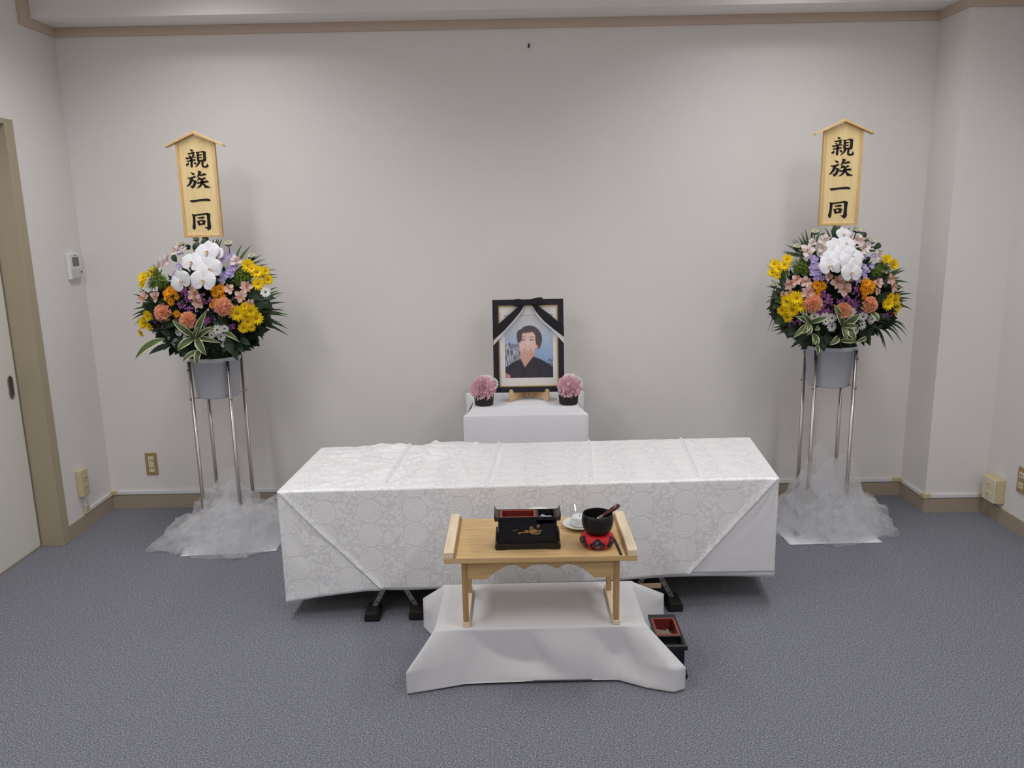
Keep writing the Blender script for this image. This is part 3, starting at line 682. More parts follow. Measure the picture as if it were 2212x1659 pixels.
# ------------------------------------------------------------------ easel and mourning portrait
ea = thing('portrait_easel', 'small beech wood easel stand under the portrait frame', 'easel', (.066, -.231, .602))
for s in (-1, 1):
    M_ = Matrix.Translation((s*.022, .05, 0)) @ Matrix.Rotation(s*math.radians(38), 4, 'Z')
    pr = [(-.115, 0), (-.115, .048), (-.112, .056), (-.104, .059), (-.096, .056), (-.094, .046), (-.088, .040), (0, .052), (.0, .10), (.012, .10), (.012, 0), (-.03, .006), (-.08, .006)]
    MB().prism(pr, -.006, .006, 'x', M=M_).build('arm', beech, ea, bevel=.002)
MB().box(-.020, -.003, .04, .055, .004, .05).build('hinge_block', beech, ea, bevel=.001); MB().box(.003, .020, .04, .055, .004, .05).build('hinge_block', beech, ea, bevel=.001)
MB().tube([(0, .045, .004), (0, .045, .05)], .0025, 8).build('hinge_pin', gold_m, ea)

PFW, PFH = .339, .445
pf = thing('mourning_portrait', 'black framed portrait photograph with a black ribbon on the wooden easel', 'portrait', (.066, -.233, .641))
pf.rotation_euler = (math.radians(-7.5), 0, 0)
navyf = mat('black_frame', srgb(25, 22, 36), .35, .5)
goldl = mat('gold_liner', srgb(200, 168, 104), .35, .5, metal=.6)
matb = mat('mat_board', srgb(225, 221, 218), .8, .2)
rib_m = mat('black_ribbon', srgb(22, 19, 26), .5, .35); ribw = mat('silver_ribbon', srgb(206, 205, 206), .6, .3)
def X(u): return (u-.5)*PFW
def Z(v): return (1-v)*PFH
gl_, gr_, gt_, gb_ = X(.081), X(.921), Z(.064), Z(.940)
MB().box(X(0), gl_, -.02, 0, 0, PFH).build('frame_side', navyf, pf, bevel=.003)
MB().box(gr_, X(1), -.02, 0, 0, PFH).build('frame_side', navyf, pf, bevel=.003)
MB().box(gl_, gr_, -.02, 0, 0, gb_).build('frame_bottom', navyf, pf, bevel=.003); MB().box(gl_, gr_, -.02, 0, gt_, PFH).build('frame_top', navyf, pf, bevel=.003)
g = .0045
MB().box(gl_, gl_+g, -.014, 0, gb_, gt_).box(gr_-g, gr_, -.014, 0, gb_, gt_).box(gl_+g, gr_-g, -.014, 0, gb_, gb_+g).box(gl_+g, gr_-g, -.014, 0, gt_-g, gt_).build('gold_liner', goldl, pf)
px0, px1, pz0, pz1 = X(.168), X(.845), Z(.845), Z(.163)
MB().box(gl_+g, px0, -.009, -.005, gb_+g, gt_-g).box(px1, gr_-g, -.009, -.005, gb_+g, gt_-g).box(px0, px1, -.009, -.005, gb_+g, pz0).box(px0, px1, -.009, -.005, pz1, gt_-g).build('mat_board', matb, pf)
MB().box(gl_, gr_, -.005, 0, gb_, gt_).build('backing', matb, pf)
# the printed picture: a head-and-shoulders portrait in front of a snowy ridge and blue sky
def ell(u, v, cx, cy, rx, ry, soft=.12):
    d = math.sqrt(((u-cx)/rx)**2+((v-cy)/ry)**2); return max(0, min(1, (1-d)/soft+.5))
def mixc(a, b_, t): return tuple(x+(y-x)*t for x, y in zip(a, b_))
def sm_(a, b_, x): t = max(0, min(1, (x-a)/(b_-a))); return t*t*(3-2*t)
def picture(u, v):
    c = mixc((168, 188, 214), (206, 206, 212), sm_(.45, .95, v)); c = mixc((140, 172, 208), c, sm_(.25, .62, v))
    nz = noise.noise(Vector((u*14, v*10, 0))); c = tuple(x+nz*7 for x in c)
    ridge = .545+.03*noise.noise(Vector((u*16, 0, 4)))-.30*max(0, u-.24)
    if u < .40 and v < ridge:
        k = noise.noise(Vector((u*46, v*11, 2)))+.5*noise.noise(Vector((u*80, v*30, 6))); c = mixc((92, 100, 128), (206, 204, 206), sm_(-.35, .4, k))
    if u > .88 and v < .30+.03*noise.noise(Vector((u*30, 0, 1))): c = mixc((84, 100, 132), (176, 182, 194), sm_(-.3, .4, noise.noise(Vector((u*60, v*40, 2)))))
    skin = (232, 200, 190); hair = (88, 76, 78)
    # hair behind the head
    h = max(ell(u, v, .515, .62, .255, .205, .06), ell(u, v, .665, .57, .10, .12, .1)); hn = noise.noise(Vector((u*50, v*14, 9)))
    c = mixc(c, tuple(x+hn*26 for x in hair), h)
    # neck, then shirt with a V neckline
    nk = ell(u, v, .47, .30, .17, .16, .1); c = mixc(c, (206, 160, 146), nk)
    sh_top = .345-.55*abs(u-.48)**1.7-.02
    shirt = sm_(-.012, .012, sh_top+(.02 if u > .5 else 0)-v)
    vneck = sm_(-.012, .012, v-(.165+1.05*abs(u-.41)*(1.55 if u < .41 else .92)))
    if abs(u-.44) < .24: shirt *= 1-vneck*(1 if abs(u-.45) < .2 else 0)
    c2 = mixc((52, 48, 56), (62, 56, 66), sm_(-.3, .4, noise.noise(Vector((u*9, v*9, 3))))); c2 = mixc(c2, (48, 48, 66), sm_(.5, 1, u)*.6)
    if v < .30 and abs(u-.44) < .2 and vneck > .4 and v > .15: c = mixc(c, (208, 164, 150), 1-shirt)
    c = mixc(c, c2, shirt)
    if u < .10 and v < .075-.4*(u-.02)**1: c = (196, 146, 134)
    # face
    fc = max(ell(u, v, .478, .56, .188, .20, .06), ell(u, v, .47, .46, .165, .15, .06)); c = mixc(c, mixc(skin, (212, 164, 150), sm_(.52, .36, v)), fc)
    c = mixc(c, (216, 172, 158), ell(u, v, .665, .505, .03, .055, .3))                            # ear
    c = mixc(c, (236, 196, 186), .6*max(ell(u, v, .36, .50, .07, .055, .8), ell(u, v, .57, .49, .07, .055, .8)))   # cheeks
    # fringe of hair, parted to one side
    fr_ = sm_(-.02, .02, v-(.715+.10*(u-.48)-.9*max(0, .36-u)**1.2-.0*u))*h
    c = mixc(c, tuple(x+hn*14 for x in hair), max(fr_, h*sm_(.03, -.0, .66-u+0*v)*0))
    c = mixc(c, tuple(x+hn*14 for x in hair), ell(u, v, .705, .615, .07, .115, .2)); c = mixc(c, tuple(x+hn*12 for x in hair), ell(u, v, .305, .66, .055, .10, .3))
    dk_ = (92, 66, 62)
    for ex in (.385, .56):
        c = mixc(c, dk_, .85*ell(u, v, ex, .605-.12*(abs(u-ex))**1.0, .045, .009, .7))            # closed smiling eye
        c = mixc(c, (150, 112, 104), .55*ell(u, v, ex, .648-.1*abs(u-ex), .06, .011, .8))         # brow
        c = mixc(c, (196, 150, 140), .4*ell(u, v, ex, .585, .05, .012, .9))
    c = mixc(c, (196, 142, 130), .6*max(ell(u, v, .43, .512, .018, .012, .8), ell(u, v, .515, .512, .018, .012, .8)))  # nostrils
    c = mixc(c, (240, 208, 196), .5*ell(u, v, .472, .545, .022, .05, .9))
    ml = v-(.452+.55*(u-.475)**2*2)
    if abs(u-.475) < .082:
        if -.024 < ml < .012: c = mixc(c, (176, 104, 98), .8)
        if -.014 < ml < .006 and abs(u-.475) < .068: c = (232, 224, 216)
    c = mixc(c, (204, 152, 142), .35*ell(u, v, .475, .375, .07, .016, .9))
    return c
NU, NV = 132, 166
me = bpy.data.meshes.new('photo_print')
vs_ = [(px0+(px1-px0)*i/NU, -.0055, pz0+(pz1-pz0)*j/NV) for j in range(NV+1) for i in range(NU+1)]
me.from_pydata(vs_, [], [(j*(NU+1)+i, j*(NU+1)+i+1, (j+1)*(NU+1)+i+1, (j+1)*(NU+1)+i) for j in range(NV) for i in range(NU)])
ca = me.color_attributes.new('print', 'FLOAT_COLOR', 'POINT')
buf = []
for j in range(NV+1):
    for i in range(NU+1): buf += srgb(*[max(0, min(255, x)) for x in picture(i/NU, j/NV)])
ca.data.foreach_set('color', buf)
pm_ = bpy.data.materials.new('photo_print'); pm_.use_nodes = True; an = pm_.node_tree.nodes.new('ShaderNodeVertexColor'); an.layer_name = 'print'
pm_.node_tree.links.new(an.outputs['Color'], pm_.node_tree.nodes['Principled BSDF'].inputs['Base Color']); pm_.node_tree.nodes['Principled BSDF'].inputs['Roughness'].default_value = .35
me.materials.append(pm_); o = bpy.data.objects.new('photo_print', me); COL.objects.link(o); o.parent = pf
# ribbon: two tails crossing the upper corners and a flat bow at the top
def rz(x, y): return ((x-703)/1388*PFW, PFH-(y-92)/1735*PFH)
def sheet(name, pts, m, y0, th, par, wave=0): return MB().prism([rz(*p) for p in pts], y0-th, y0, 'y').build(name, m, par)
tl = sheet('ribbon_tail', [(640, 195), (560, 320), (440, 455), (250, 650), (18, 845), (8, 660), (60, 590), (250, 440), (400, 320), (540, 205)], rib_m, -.0215, .0012, pf)
sheet('silver_edge', [(640, 200), (600, 300), (480, 455), (240, 705), (20, 940), (18, 845), (250, 650), (440, 455), (560, 320)], ribw, -.0213, .0008, tl)
tr_ = sheet('ribbon_tail', [(775, 190), (860, 330), (1000, 490), (1200, 655), (1400, 805), (1400, 605), (1290, 515), (1100, 360), (885, 205)], rib_m, -.0215, .0012, pf)
sheet('silver_edge', [(775, 195), (860, 375), (980, 512), (1180, 685), (1402, 925), (1400, 805), (1200, 655), (1000, 490), (860, 330)], ribw, -.0213, .0008, tr_)
for s, pts in ((-1, [(420, 92), (520, 84), (600, 96), (700, 104), (700, 190), (560, 215), (440, 226), (425, 200)]), (1, [(700, 104), (800, 84), (880, 64), (992, 62), (995, 205), (880, 212), (780, 190), (700, 190)])):
    MB().prism([rz(*p) for p in pts], -.034, -.021, 'y').build('bow_loop', rib_m, pf, bevel=.004)
MB().prism([rz(*p) for p in [(520, 88), (610, 98), (705, 102), (800, 92), (905, 72), (900, 200), (790, 190), (640, 190), (530, 205)]], -.038, -.033, 'y').build('bow_knot', rib_m, pf, bevel=.003)
KANJI = [[-263,3767,-242,3777,-168,3758,-116,3733,-111,3712,-134,3688,-170,3678,-207,3685,-227,3724],
[-387,3612,-289,3621,-175,3643,-104,3666,-60,3655,-40,3630,-57,3606,-128,3586,-199,3570,-271,3561,-329,3562,-355,3577],
[-348,3524,-290,3516,-231,3494,-221,3462,-249,3438,-293,3446,-317,3482],
[-162,3563,-157,3583,-99,3589,-75,3561,-49,3550,-59,3526,-100,3492,-147,3444,-191,3437,-213,3445,-179,3486,-164,3528],
[-491,3422,-407,3424,-321,3433,-191,3444,-105,3460,-47,3463,-10,3441,-22,3410,-88,3415,-189,3406,-274,3379,-345,3367,-402,3350,-428,3354,-459,3386],
[-445,3285,-370,3301,-277,3316,-184,3339,-98,3355,-54,3348,-34,3316,-57,3288,-151,3283,-266,3264,-338,3248,-389,3249,-426,3260],
[-276,3418,-175,3416,-167,3360,-172,3269,-176,3164,-180,3052,-207,3014,-241,2993,-273,3032,-295,3089,-281,3152,-274,3264],
[-350,3206,-337,3177,-359,3125,-400,3087,-443,3074,-473,3089,-486,3124,-455,3155,-393,3196],
[-144,3230,-90,3229,-30,3207,-10,3179,-26,3140,-61,3123,-91,3134,-116,3184],
[2,3654,27,3664,85,3652,122,3641,127,3564,116,3467,122,3327,152,3305,140,3271,82,3265,38,3272,12,3329,22,3406,25,3524,19,3615],
[85,3649,193,3668,278,3691,351,3689,425,3657,442,3628,427,3587,428,3461,427,3321,408,3273,360,3242,322,3260,298,3296,294,3352,303,3435,302,3547,290,3624,231,3639,159,3630,117,3613],
[100,3544,171,3556,237,3552,264,3530,251,3510,182,3504,110,3495],
[100,3436,179,3448,237,3444,256,3422,240,3398,175,3399,103,3394],
[108,3310,209,3322,317,3334,327,3288,256,3275,154,3270,111,3271],
[55,3286,168,3288,171,3242,139,3179,85,3117,23,3062,-47,3025,-111,3005,-63,3050,-3,3119,36,3188,51,3244],
[196,3290,306,3285,306,3232,292,3170,290,3093,307,3061,350,3056,407,3076,427,3111,444,3177,468,3138,486,3089,510,3060,497,3033,442,2999,377,2982,297,2987,237,3009,205,3052,198,3101,203,3192],
[-322,2797,-298,2805,-224,2781,-162,2756,-135,2726,-143,2697,-175,2680,-212,2681,-243,2705,-283,2758],
[-475,2574,-454,2588,-369,2583,-286,2605,-202,2627,-149,2650,-111,2635,-97,2608,-120,2582,-185,2557,-245,2546,-329,2530,-408,2528,-452,2547],
[-366,2536,-246,2552,-226,2528,-229,2481,-245,2446,-272,2399,-305,2347,-351,2294,-402,2248,-467,2214,-548,2197,-500,2256,-449,2314,-405,2390,-375,2478],
[-269,2446,-216,2475,-162,2474,-105,2443,-76,2413,-93,2360,-126,2296,-163,2220,-208,2162,-267,2127,-327,2120,-350,2188,-383,2236,-334,2223,-286,2240,-253,2293,-227,2357,-218,2410,-238,2434],
[11,2855,49,2867,118,2845,171,2812,147,2762,102,2710,63,2658,17,2618,-64,2560,-32,2636,-1,2712,18,2794],
[68,2675,139,2709,216,2737,281,2754,337,2735,373,2705,359,2679,294,2663,203,2649,113,2639,58,2640],
[1,2583,56,2585,124,2563,114,2528,62,2487,3,2465,-70,2425,-35,2483,-14,2536],
[49,2499,121,2527,192,2550,263,2581,312,2565,335,2541,322,2515,268,2498,208,2488,142,2474,75,2475],
[-103,2364,-16,2380,69,2390,190,2402,261,2434,332,2450,394,2440,439,2404,441,2374,418,2354,339,2356,224,2343,103,2327,7,2311,-41,2303,-73,2325],
[87,2487,220,2490,220,2408,207,2331,162,2273,111,2215,47,2163,-30,2135,-136,2122,-63,2171,7,2229,57,2293,83,2363,93,2440],
[165,2320,212,2343,257,2301,322,2247,398,2204,473,2173,517,2154,494,2137,415,2133,342,2128,263,2126,242,2165,202,2225],
[-477,1613,-296,1620,-100,1638,97,1661,305,1673,383,1656,452,1607,443,1575,400,1559,279,1569,103,1568,-94,1557,-247,1533,-389,1515],
[-439,1004,-390,1014,-300,986,-286,932,-294,802,-309,607,-315,445,-338,369,-391,332,-439,382,-465,447,-438,545,-414,685,-407,847,-414,955],
[-367,992,-191,1005,-16,1029,137,1048,224,1068,314,1050,388,1006,371,941,359,790,360,617,372,432,328,346,248,299,171,371,72,449,156,436,205,452,215,620,221,793,215,955,197,982,54,969,-121,950,-297,932],
[-215,865,-94,879,14,904,92,898,117,859,97,822,-24,813,-157,816],
[-256,726,-173,724,-116,701,-115,598,-95,549,-148,512,-182,529,-218,649],
[-184,724,-75,744,12,764,91,741,166,696,136,653,99,622,125,562,60,552,2,591,1,688,-39,705,-137,686],
[-154,605,-33,608,56,606,92,557,-28,543,-138,523]]

# ------------------------------------------------------------------ flowers: one mesh per kind, facing +Z, about one unit across
def petal_mat(name, col, var=.08, rough=.6, vs_=30.0, trans=.25, col2=None):
    m = bpy.data.materials.new(name); m.use_nodes = True; MATS[name] = m; nt = m.node_tree; L = nt.links.new; b = nt.nodes['Principled BSDF']
    tc = nt.nodes.new('ShaderNodeTexCoord'); n = nt.nodes.new('ShaderNodeTexNoise'); n.inputs['Scale'].default_value = vs_; n.inputs['Detail'].default_value = 2; L(tc.outputs['Object'], n.inputs['Vector'])
    mx = nt.nodes.new('ShaderNodeMix'); mx.data_type = 'RGBA'; c2 = col2 or [min(1, c*(1+var)) for c in col[:3]]+[1]
    mx.inputs['A'].default_value = [c*(1-var) for c in col[:3]]+[1]; mx.inputs['B'].default_value = c2
    r = nt.nodes.new('ShaderNodeMapRange'); r.inputs['From Min'].default_value = .35; r.inputs['From Max'].default_value = .65; L(n.outputs['Fac'], r.inputs['Value']); L(r.outputs[0], mx.inputs['Factor'])
    L(mx.outputs['Result'], b.inputs['Base Color']); b.inputs['Roughness'].default_value = rough; b.inputs['Specular IOR Level'].default_value = .25
    tr = nt.nodes.new('ShaderNodeBsdfTranslucent'); L(mx.outputs['Result'], tr.inputs['Color']); ms = nt.nodes.new('ShaderNodeMixShader'); ms.inputs[0].default_value = trans
    L(b.outputs[0], ms.inputs[1]); L(tr.outputs[0], ms.inputs[2]); L(ms.outputs[0], nt.nodes['Material Output'].inputs['Surface'])
    return m
C_ = {
 'orchid': petal_mat('orchid_white', srgb(240, 240, 243), .02), 'lip': petal_mat('orchid_lip', srgb(236, 224, 190), .1, col2=srgb(214, 170, 140)),
 'yellow': petal_mat('mum_yellow', srgb(252, 216, 22), .08, vs_=8), 'ycen': petal_mat('mum_centre', srgb(176, 126, 14), .3, vs_=60, trans=0),
 'orange': petal_mat('mum_orange', srgb(240, 164, 24), .15, vs_=8), 'ocen': petal_mat('orange_centre', srgb(170, 88, 10), .3, vs_=60, trans=0),
 'white': petal_mat('daisy_white', srgb(246, 245, 242), .02), 'wcen': petal_mat('daisy_centre', srgb(104, 108, 50), .3, vs_=60, trans=0),
 'peach': petal_mat('carnation_peach', srgb(255, 194, 158), .05, vs_=9), 'pink': petal_mat('carnation_pink', srgb(255, 218, 228), .04, vs_=9),
 'pale': petal_mat('alstroemeria_pale', srgb(242, 234, 230), .03, vs_=14, col2=srgb(230, 210, 210)), 'palin': petal_mat('alstroemeria_throat', srgb(232, 216, 202), .1, vs_=40, col2=srgb(180, 130, 126)),
 'salmon': petal_mat('alstroemeria_salmon', srgb(240, 190, 182), .06, vs_=10, col2=srgb(246, 216, 208)), 'salin': petal_mat('salmon_throat', srgb(226, 190, 150), .15, vs_=40, col2=srgb(184, 108, 100)),
 'purple': petal_mat('delphinium_lilac', srgb(176, 156, 218), .1, vs_=12, col2=srgb(202, 186, 232)), 'statice': petal_mat('statice_magenta', srgb(186, 104, 184), .15, vs_=14, col2=srgb(212, 144, 208)),
 'cream': petal_mat('cream_bud', srgb(244, 242, 222), .04, vs_=20), 'green': petal_mat('leaf_green', srgb(68, 92, 58), .25, .5, 14, .12), 'dark': petal_mat('leaf_dark', srgb(50, 66, 50), .3, .45, 14, .1),
 'palm': petal_mat('palm_green', srgb(66, 84, 54), .25, .5, 9, .12), 'fluff': petal_mat('solidago_green', srgb(92, 124, 46), .2, .6, 18, .2, col2=srgb(146, 168, 70)), 'vgreen': petal_mat('dracaena_green', srgb(88, 104, 72), .2, .45, 20, .12), 'vcream': petal_mat('dracaena_cream', srgb(214, 210, 164), .05, .45, 20, .12),
 'stem': petal_mat('stem_green', srgb(98, 116, 62), .15, .6, 20, 0)}

def petal(mb, ang, length, width, lift=0.0, curl=0.0, r0=.05, nu=4, nv=5, tip=1.0, cup=0.0, z0=0.0, wig=0.0, sh=1.0, seed=0):
    "one petal leaving the centre at angle ang; lift tilts it up, curl bends the end down"
    o = len(mb.v); ca, sa = math.cos(ang), math.sin(ang); cl, sl = math.cos(lift), math.sin(lift)
    for j in range(nv+1):
        t = j/nv; wd = width*(math.sin(PI*min(1, (t*.92+.06))**sh)**.7)*.5
        if j == nv: wd *= .45*tip
        rr = r0+length*t
        for i in range(nu+1):
            s = i/nu*2-1
            x = rr; y = s*wd; z = cup*s*s*width-curl*t*t*length+wig*math.sin(s*7+seed)*t
            X_ = x*cl-z*sl; Z_ = x*sl+z*cl
            mb.v.append((X_*ca-y*sa, X_*sa+y*ca, Z_+z0))
    for j in range(nv):
        for i in range(nu): a = o+j*(nu+1)+i; mb.f.append((a, a+1, a+nu+2, a+nu+1))
def dome(mb, r, h, z0=0, n=14, m=4):
    mb.lathe([(r*math.cos(PI/2*k/m), z0+h*math.sin(PI/2*k/m)) for k in range(m+1)], n)
    return mb
def mesh_of(mb, name, m):
    me = bpy.data.meshes.new(name); me.from_pydata(mb.v, [], mb.f); me.polygons.foreach_set('use_smooth', [True]*len(me.polygons)); me.materials.append(m); return me
KIND = {}
rnd = random.Random(3)
def k_daisy(key, n1, n2, pm, cm, name, cr=.13, lift=.18, w=.17):
    var = []
    for q in range(3):
        a = MB()
        for k in range(n1): petal(a, 2*PI*(k+rnd.uniform(-.2, .2))/n1, .45+rnd.uniform(-.04, .03), w, lift+rnd.uniform(-.08, .08), .08, .06, 2, 4, cup=.05)
        for k in range(n2): petal(a, 2*PI*(k+.5+rnd.uniform(-.2, .2))/n2, .37+rnd.uniform(-.04, .03), w*.9, lift+.28+rnd.uniform(-.08, .08), .1, .05, 2, 4, cup=.06, z0=.02)
        c = dome(MB(), cr, .07, .045)
        var.append([(name, mesh_of(a, name, C_[pm])), ('flower_centre', mesh_of(c, 'flower_centre', C_[cm]))])
    KIND[key] = var
k_daisy('yellow', 15, 12, 'yellow', 'ycen', 'yellow_chrysanthemum'); k_daisy('orange', 13, 10, 'orange', 'ocen', 'orange_chrysanthemum', .15)
k_daisy('daisy', 14, 8, 'white', 'wcen', 'white_daisy', .12, .1, .18)
def k_orchid():
    var = []
    for q in range(2):
        a = MB()
        petal(a, PI/2, .46, .42, .12, .06, .02, 6, 7, cup=-.05, sh=1.1); petal(a, PI/2+2.25, .44, .36, .1, .08, .02, 6, 7, cup=-.05, sh=1.1); petal(a, PI/2-2.25, .44, .36, .1, .08, .02, 6, 7, cup=-.05, sh=1.1)
        petal(a, .16, .50, .66, .2, .10, .01, 8, 8, cup=-.08, z0=.02, sh=.95); petal(a, PI-.16, .50, .66, .2, .10, .01, 8, 8, cup=-.08, z0=.02, sh=.95)
        l = MB(); petal(l, -PI/2, .17, .13, .9, .5, 0, 4, 4, z0=.03); petal(l, -PI/2+1.1, .12, .1, 1.0, .1, 0, 3, 3, z0=.03); petal(l, -PI/2-1.1, .12, .1, 1.0, .1, 0, 3, 3, z0=.03); dome(l, .035, .08, .03, 8, 3)
        var.append([('moth_orchid', mesh_of(a, 'moth_orchid', C_['orchid'])), ('orchid_lip', mesh_of(l, 'orchid_lip', C_['lip']))])
    KIND['orchid'] = var
k_orchid()
def k_alstro(key, pm, im, name):
    var = []
    for q in range(3):
        a = MB(); i_ = MB()
        for k in range(3): petal(a, 2*PI*k/3+PI/2, .44, .36, .5+rnd.uniform(-.12, .1), .35, .03, 5, 6, cup=.12, sh=1.25)
        for k in range(3): petal(i_ if k < 2 else a, 2*PI*(k+.5)/3+PI/2, .42, .22, .72+rnd.uniform(-.1, .1), .30, .03, 4, 6, cup=.1, sh=1.3, z0=.01)
        s = MB()
        for k in range(5): s.tube([(0, 0, .05), (.05*math.cos(k*1.3), .05*math.sin(k*1.3), .28), (.09*math.cos(k*1.3), .09*math.sin(k*1.3), .36)], .008, 4)
        for p in i_.f: pass
        var.append([(name, mesh_of(a, name, C_[pm])), ('inner_petals', mesh_of(i_, 'inner_petals', C_[im])), ('stamens', mesh_of(s, 'stamens', C_[im]))])
    KIND[key] = var
k_alstro('pale', 'pale', 'palin', 'pale_alstroemeria'); k_alstro('salmon', 'salmon', 'salin', 'salmon_alstroemeria')
def fan_petal(mb, ang, length, width, lift, seed, r0=.02, nu=12, nv=5, twist=0.0):
    "carnation petal: narrow claw, broad wavy fan with a saw-toothed edge"
    o = len(mb.v); ca, sa = math.cos(ang), math.sin(ang); cl, sl = math.cos(lift), math.sin(lift)
    for j in range(nv+1):
        t = j/nv; wd = width*.5*(.18+.82*t**.8)
        for i in range(nu+1):
            s = i/nu*2-1; rr = r0+length*t*(1-.20*s*s*t)
            if j == nv: rr += .022*(1 if i % 2 else -1)
            z = .085*t*math.sin(s*5.5+seed)+.04*t*math.sin(s*11+seed*2)-.10*t*t*length
            y = s*wd; y, z = y*math.cos(twist)-z*math.sin(twist), y*math.sin(twist)+z*math.cos(twist); X_ = rr*cl-z*sl; Z_ = rr*sl+z*cl
            mb.v.append((X_*ca-y*sa, X_*sa+y*ca, Z_))
    for j in range(nv):
        for i in range(nu): a = o+j*(nu+1)+i; mb.f.append((a, a+1, a+nu+2, a+nu+1))
def k_carn(key, pm, name, nl=((11, .48, -.05), (11, .47, .2), (11, .46, .42), (10, .45, .64), (10, .44, .85), (9, .43, 1.05), (7, .42, 1.25), (5, .41, 1.42), (2, .40, 1.55))):
    var = []
    for q in range(2):
        a = MB()
        for li, (n, ln, lf) in enumerate(nl):
            for k in range(n): fan_petal(a, 2*PI*(k+rnd.uniform(-.25, .25)+.5*(li % 2))/n, ln*rnd.uniform(.86, 1.06), ln*rnd.uniform(.6, .85), lf+rnd.uniform(-.15, .15), rnd.uniform(0, 6), twist=rnd.uniform(-.9, .9))
        dome(a, .36, .37, 0, 20, 6)
        var.append([(name, mesh_of(a, name, C_[pm]))])
    KIND[key] = var
k_carn('peach', 'peach', 'peach_carnation'); k_carn('pink', 'pink', 'pink_carnation')
def k_floret():
    var = []
    for q in range(3):
        a = MB()
        for k in range(5): petal(a, 2*PI*k/5+rnd.uniform(-.15, .15), .42, .40, .25+rnd.uniform(-.2, .3), .1, .04, 4, 4, cup=.08, sh=1.1)
        var.append([('lilac_delphinium', mesh_of(a, 'lilac_delphinium', C_['purple'])), ('flower_centre', mesh_of(dome(MB(), .09, .12, .03, 8, 3), 'floret_centre', C_['cream']))])
    KIND['purple'] = var
    var = []
    for q in range(3):
        a = MB()
        for c in range(11):
            cx, cy, cz = rnd.uniform(-.36, .36), rnd.uniform(-.36, .36), rnd.uniform(-.05, .15)
            b_ = MB()
            for k in range(5): petal(b_, 2*PI*k/5+c, .17, .19, .5+rnd.uniform(-.2, .3), .05, .01, 3, 3, cup=.06, tip=1.8, sh=.8)
            a.add(b_.v, b_.f, Matrix.Translation((cx, cy, cz)) @ Euler((rnd.uniform(-.6, .6), rnd.uniform(-.6, .6), 0)).to_matrix().to_4x4())
        var.append([('magenta_statice', mesh_of(a, 'magenta_statice', C_['statice']))])
    KIND['statice'] = var
    var = []
    for q in range(2):
        a = MB()
        for li, (n, lf) in enumerate(((7, .15), (7, .55), (6, .95), (4, 1.3))):
            for k in range(n): petal(a, 2*PI*(k+.5*li)/n, .44-.05*li, .36, lf, -.55, .02, 3, 4, cup=.08, z0=-.1+.06*li)
        dome(a, .22, .3, .0, 10, 4)
        g_ = MB()
        for k in range(6): petal(g_, 2*PI*k/6, .4, .3, .15, -.3, .03, 2, 3, z0=-.22)
        g_.tube([(0, 0, -1.2), (0, 0, -.15)], .05, 5)
        var.append([('cream_mum_bud', mesh_of(a, 'cream_mum_bud', C_['cream'])), ('calyx', mesh_of(g_, 'calyx', C_['green']))])
    KIND['bud'] = var
    var = []
    for q in range(2):                                   # feathery green filler
        a = MB()
        for k in range(70):
            d = Vector((rnd.gauss(0, 1), rnd.gauss(0, 1), abs(rnd.gauss(0, .8))+.2)).normalized(); l_ = rnd.uniform(.3, .52)
            tip = d*l_; a.tube([(0, 0, -.1), tuple(d*l_*.5), tuple(tip)], .006, 3, cap=False)
            for j in range(9):
                p = d*l_*(.35+.07*j); e_ = Vector((rnd.gauss(0, 1), rnd.gauss(0, 1), rnd.gauss(0, 1)+.3)).normalized()*.075; s_ = e_.cross(d).normalized()*.018
                a.add([tuple(p), tuple(p+e_*.5+s_), tuple(p+e_), tuple(p+e_*.5-s_)], [(0, 1, 2, 3)])
        var.append([('green_solidago', mesh_of(a, 'green_solidago', C_['fluff']))])
    KIND['fluff'] = var
k_floret()

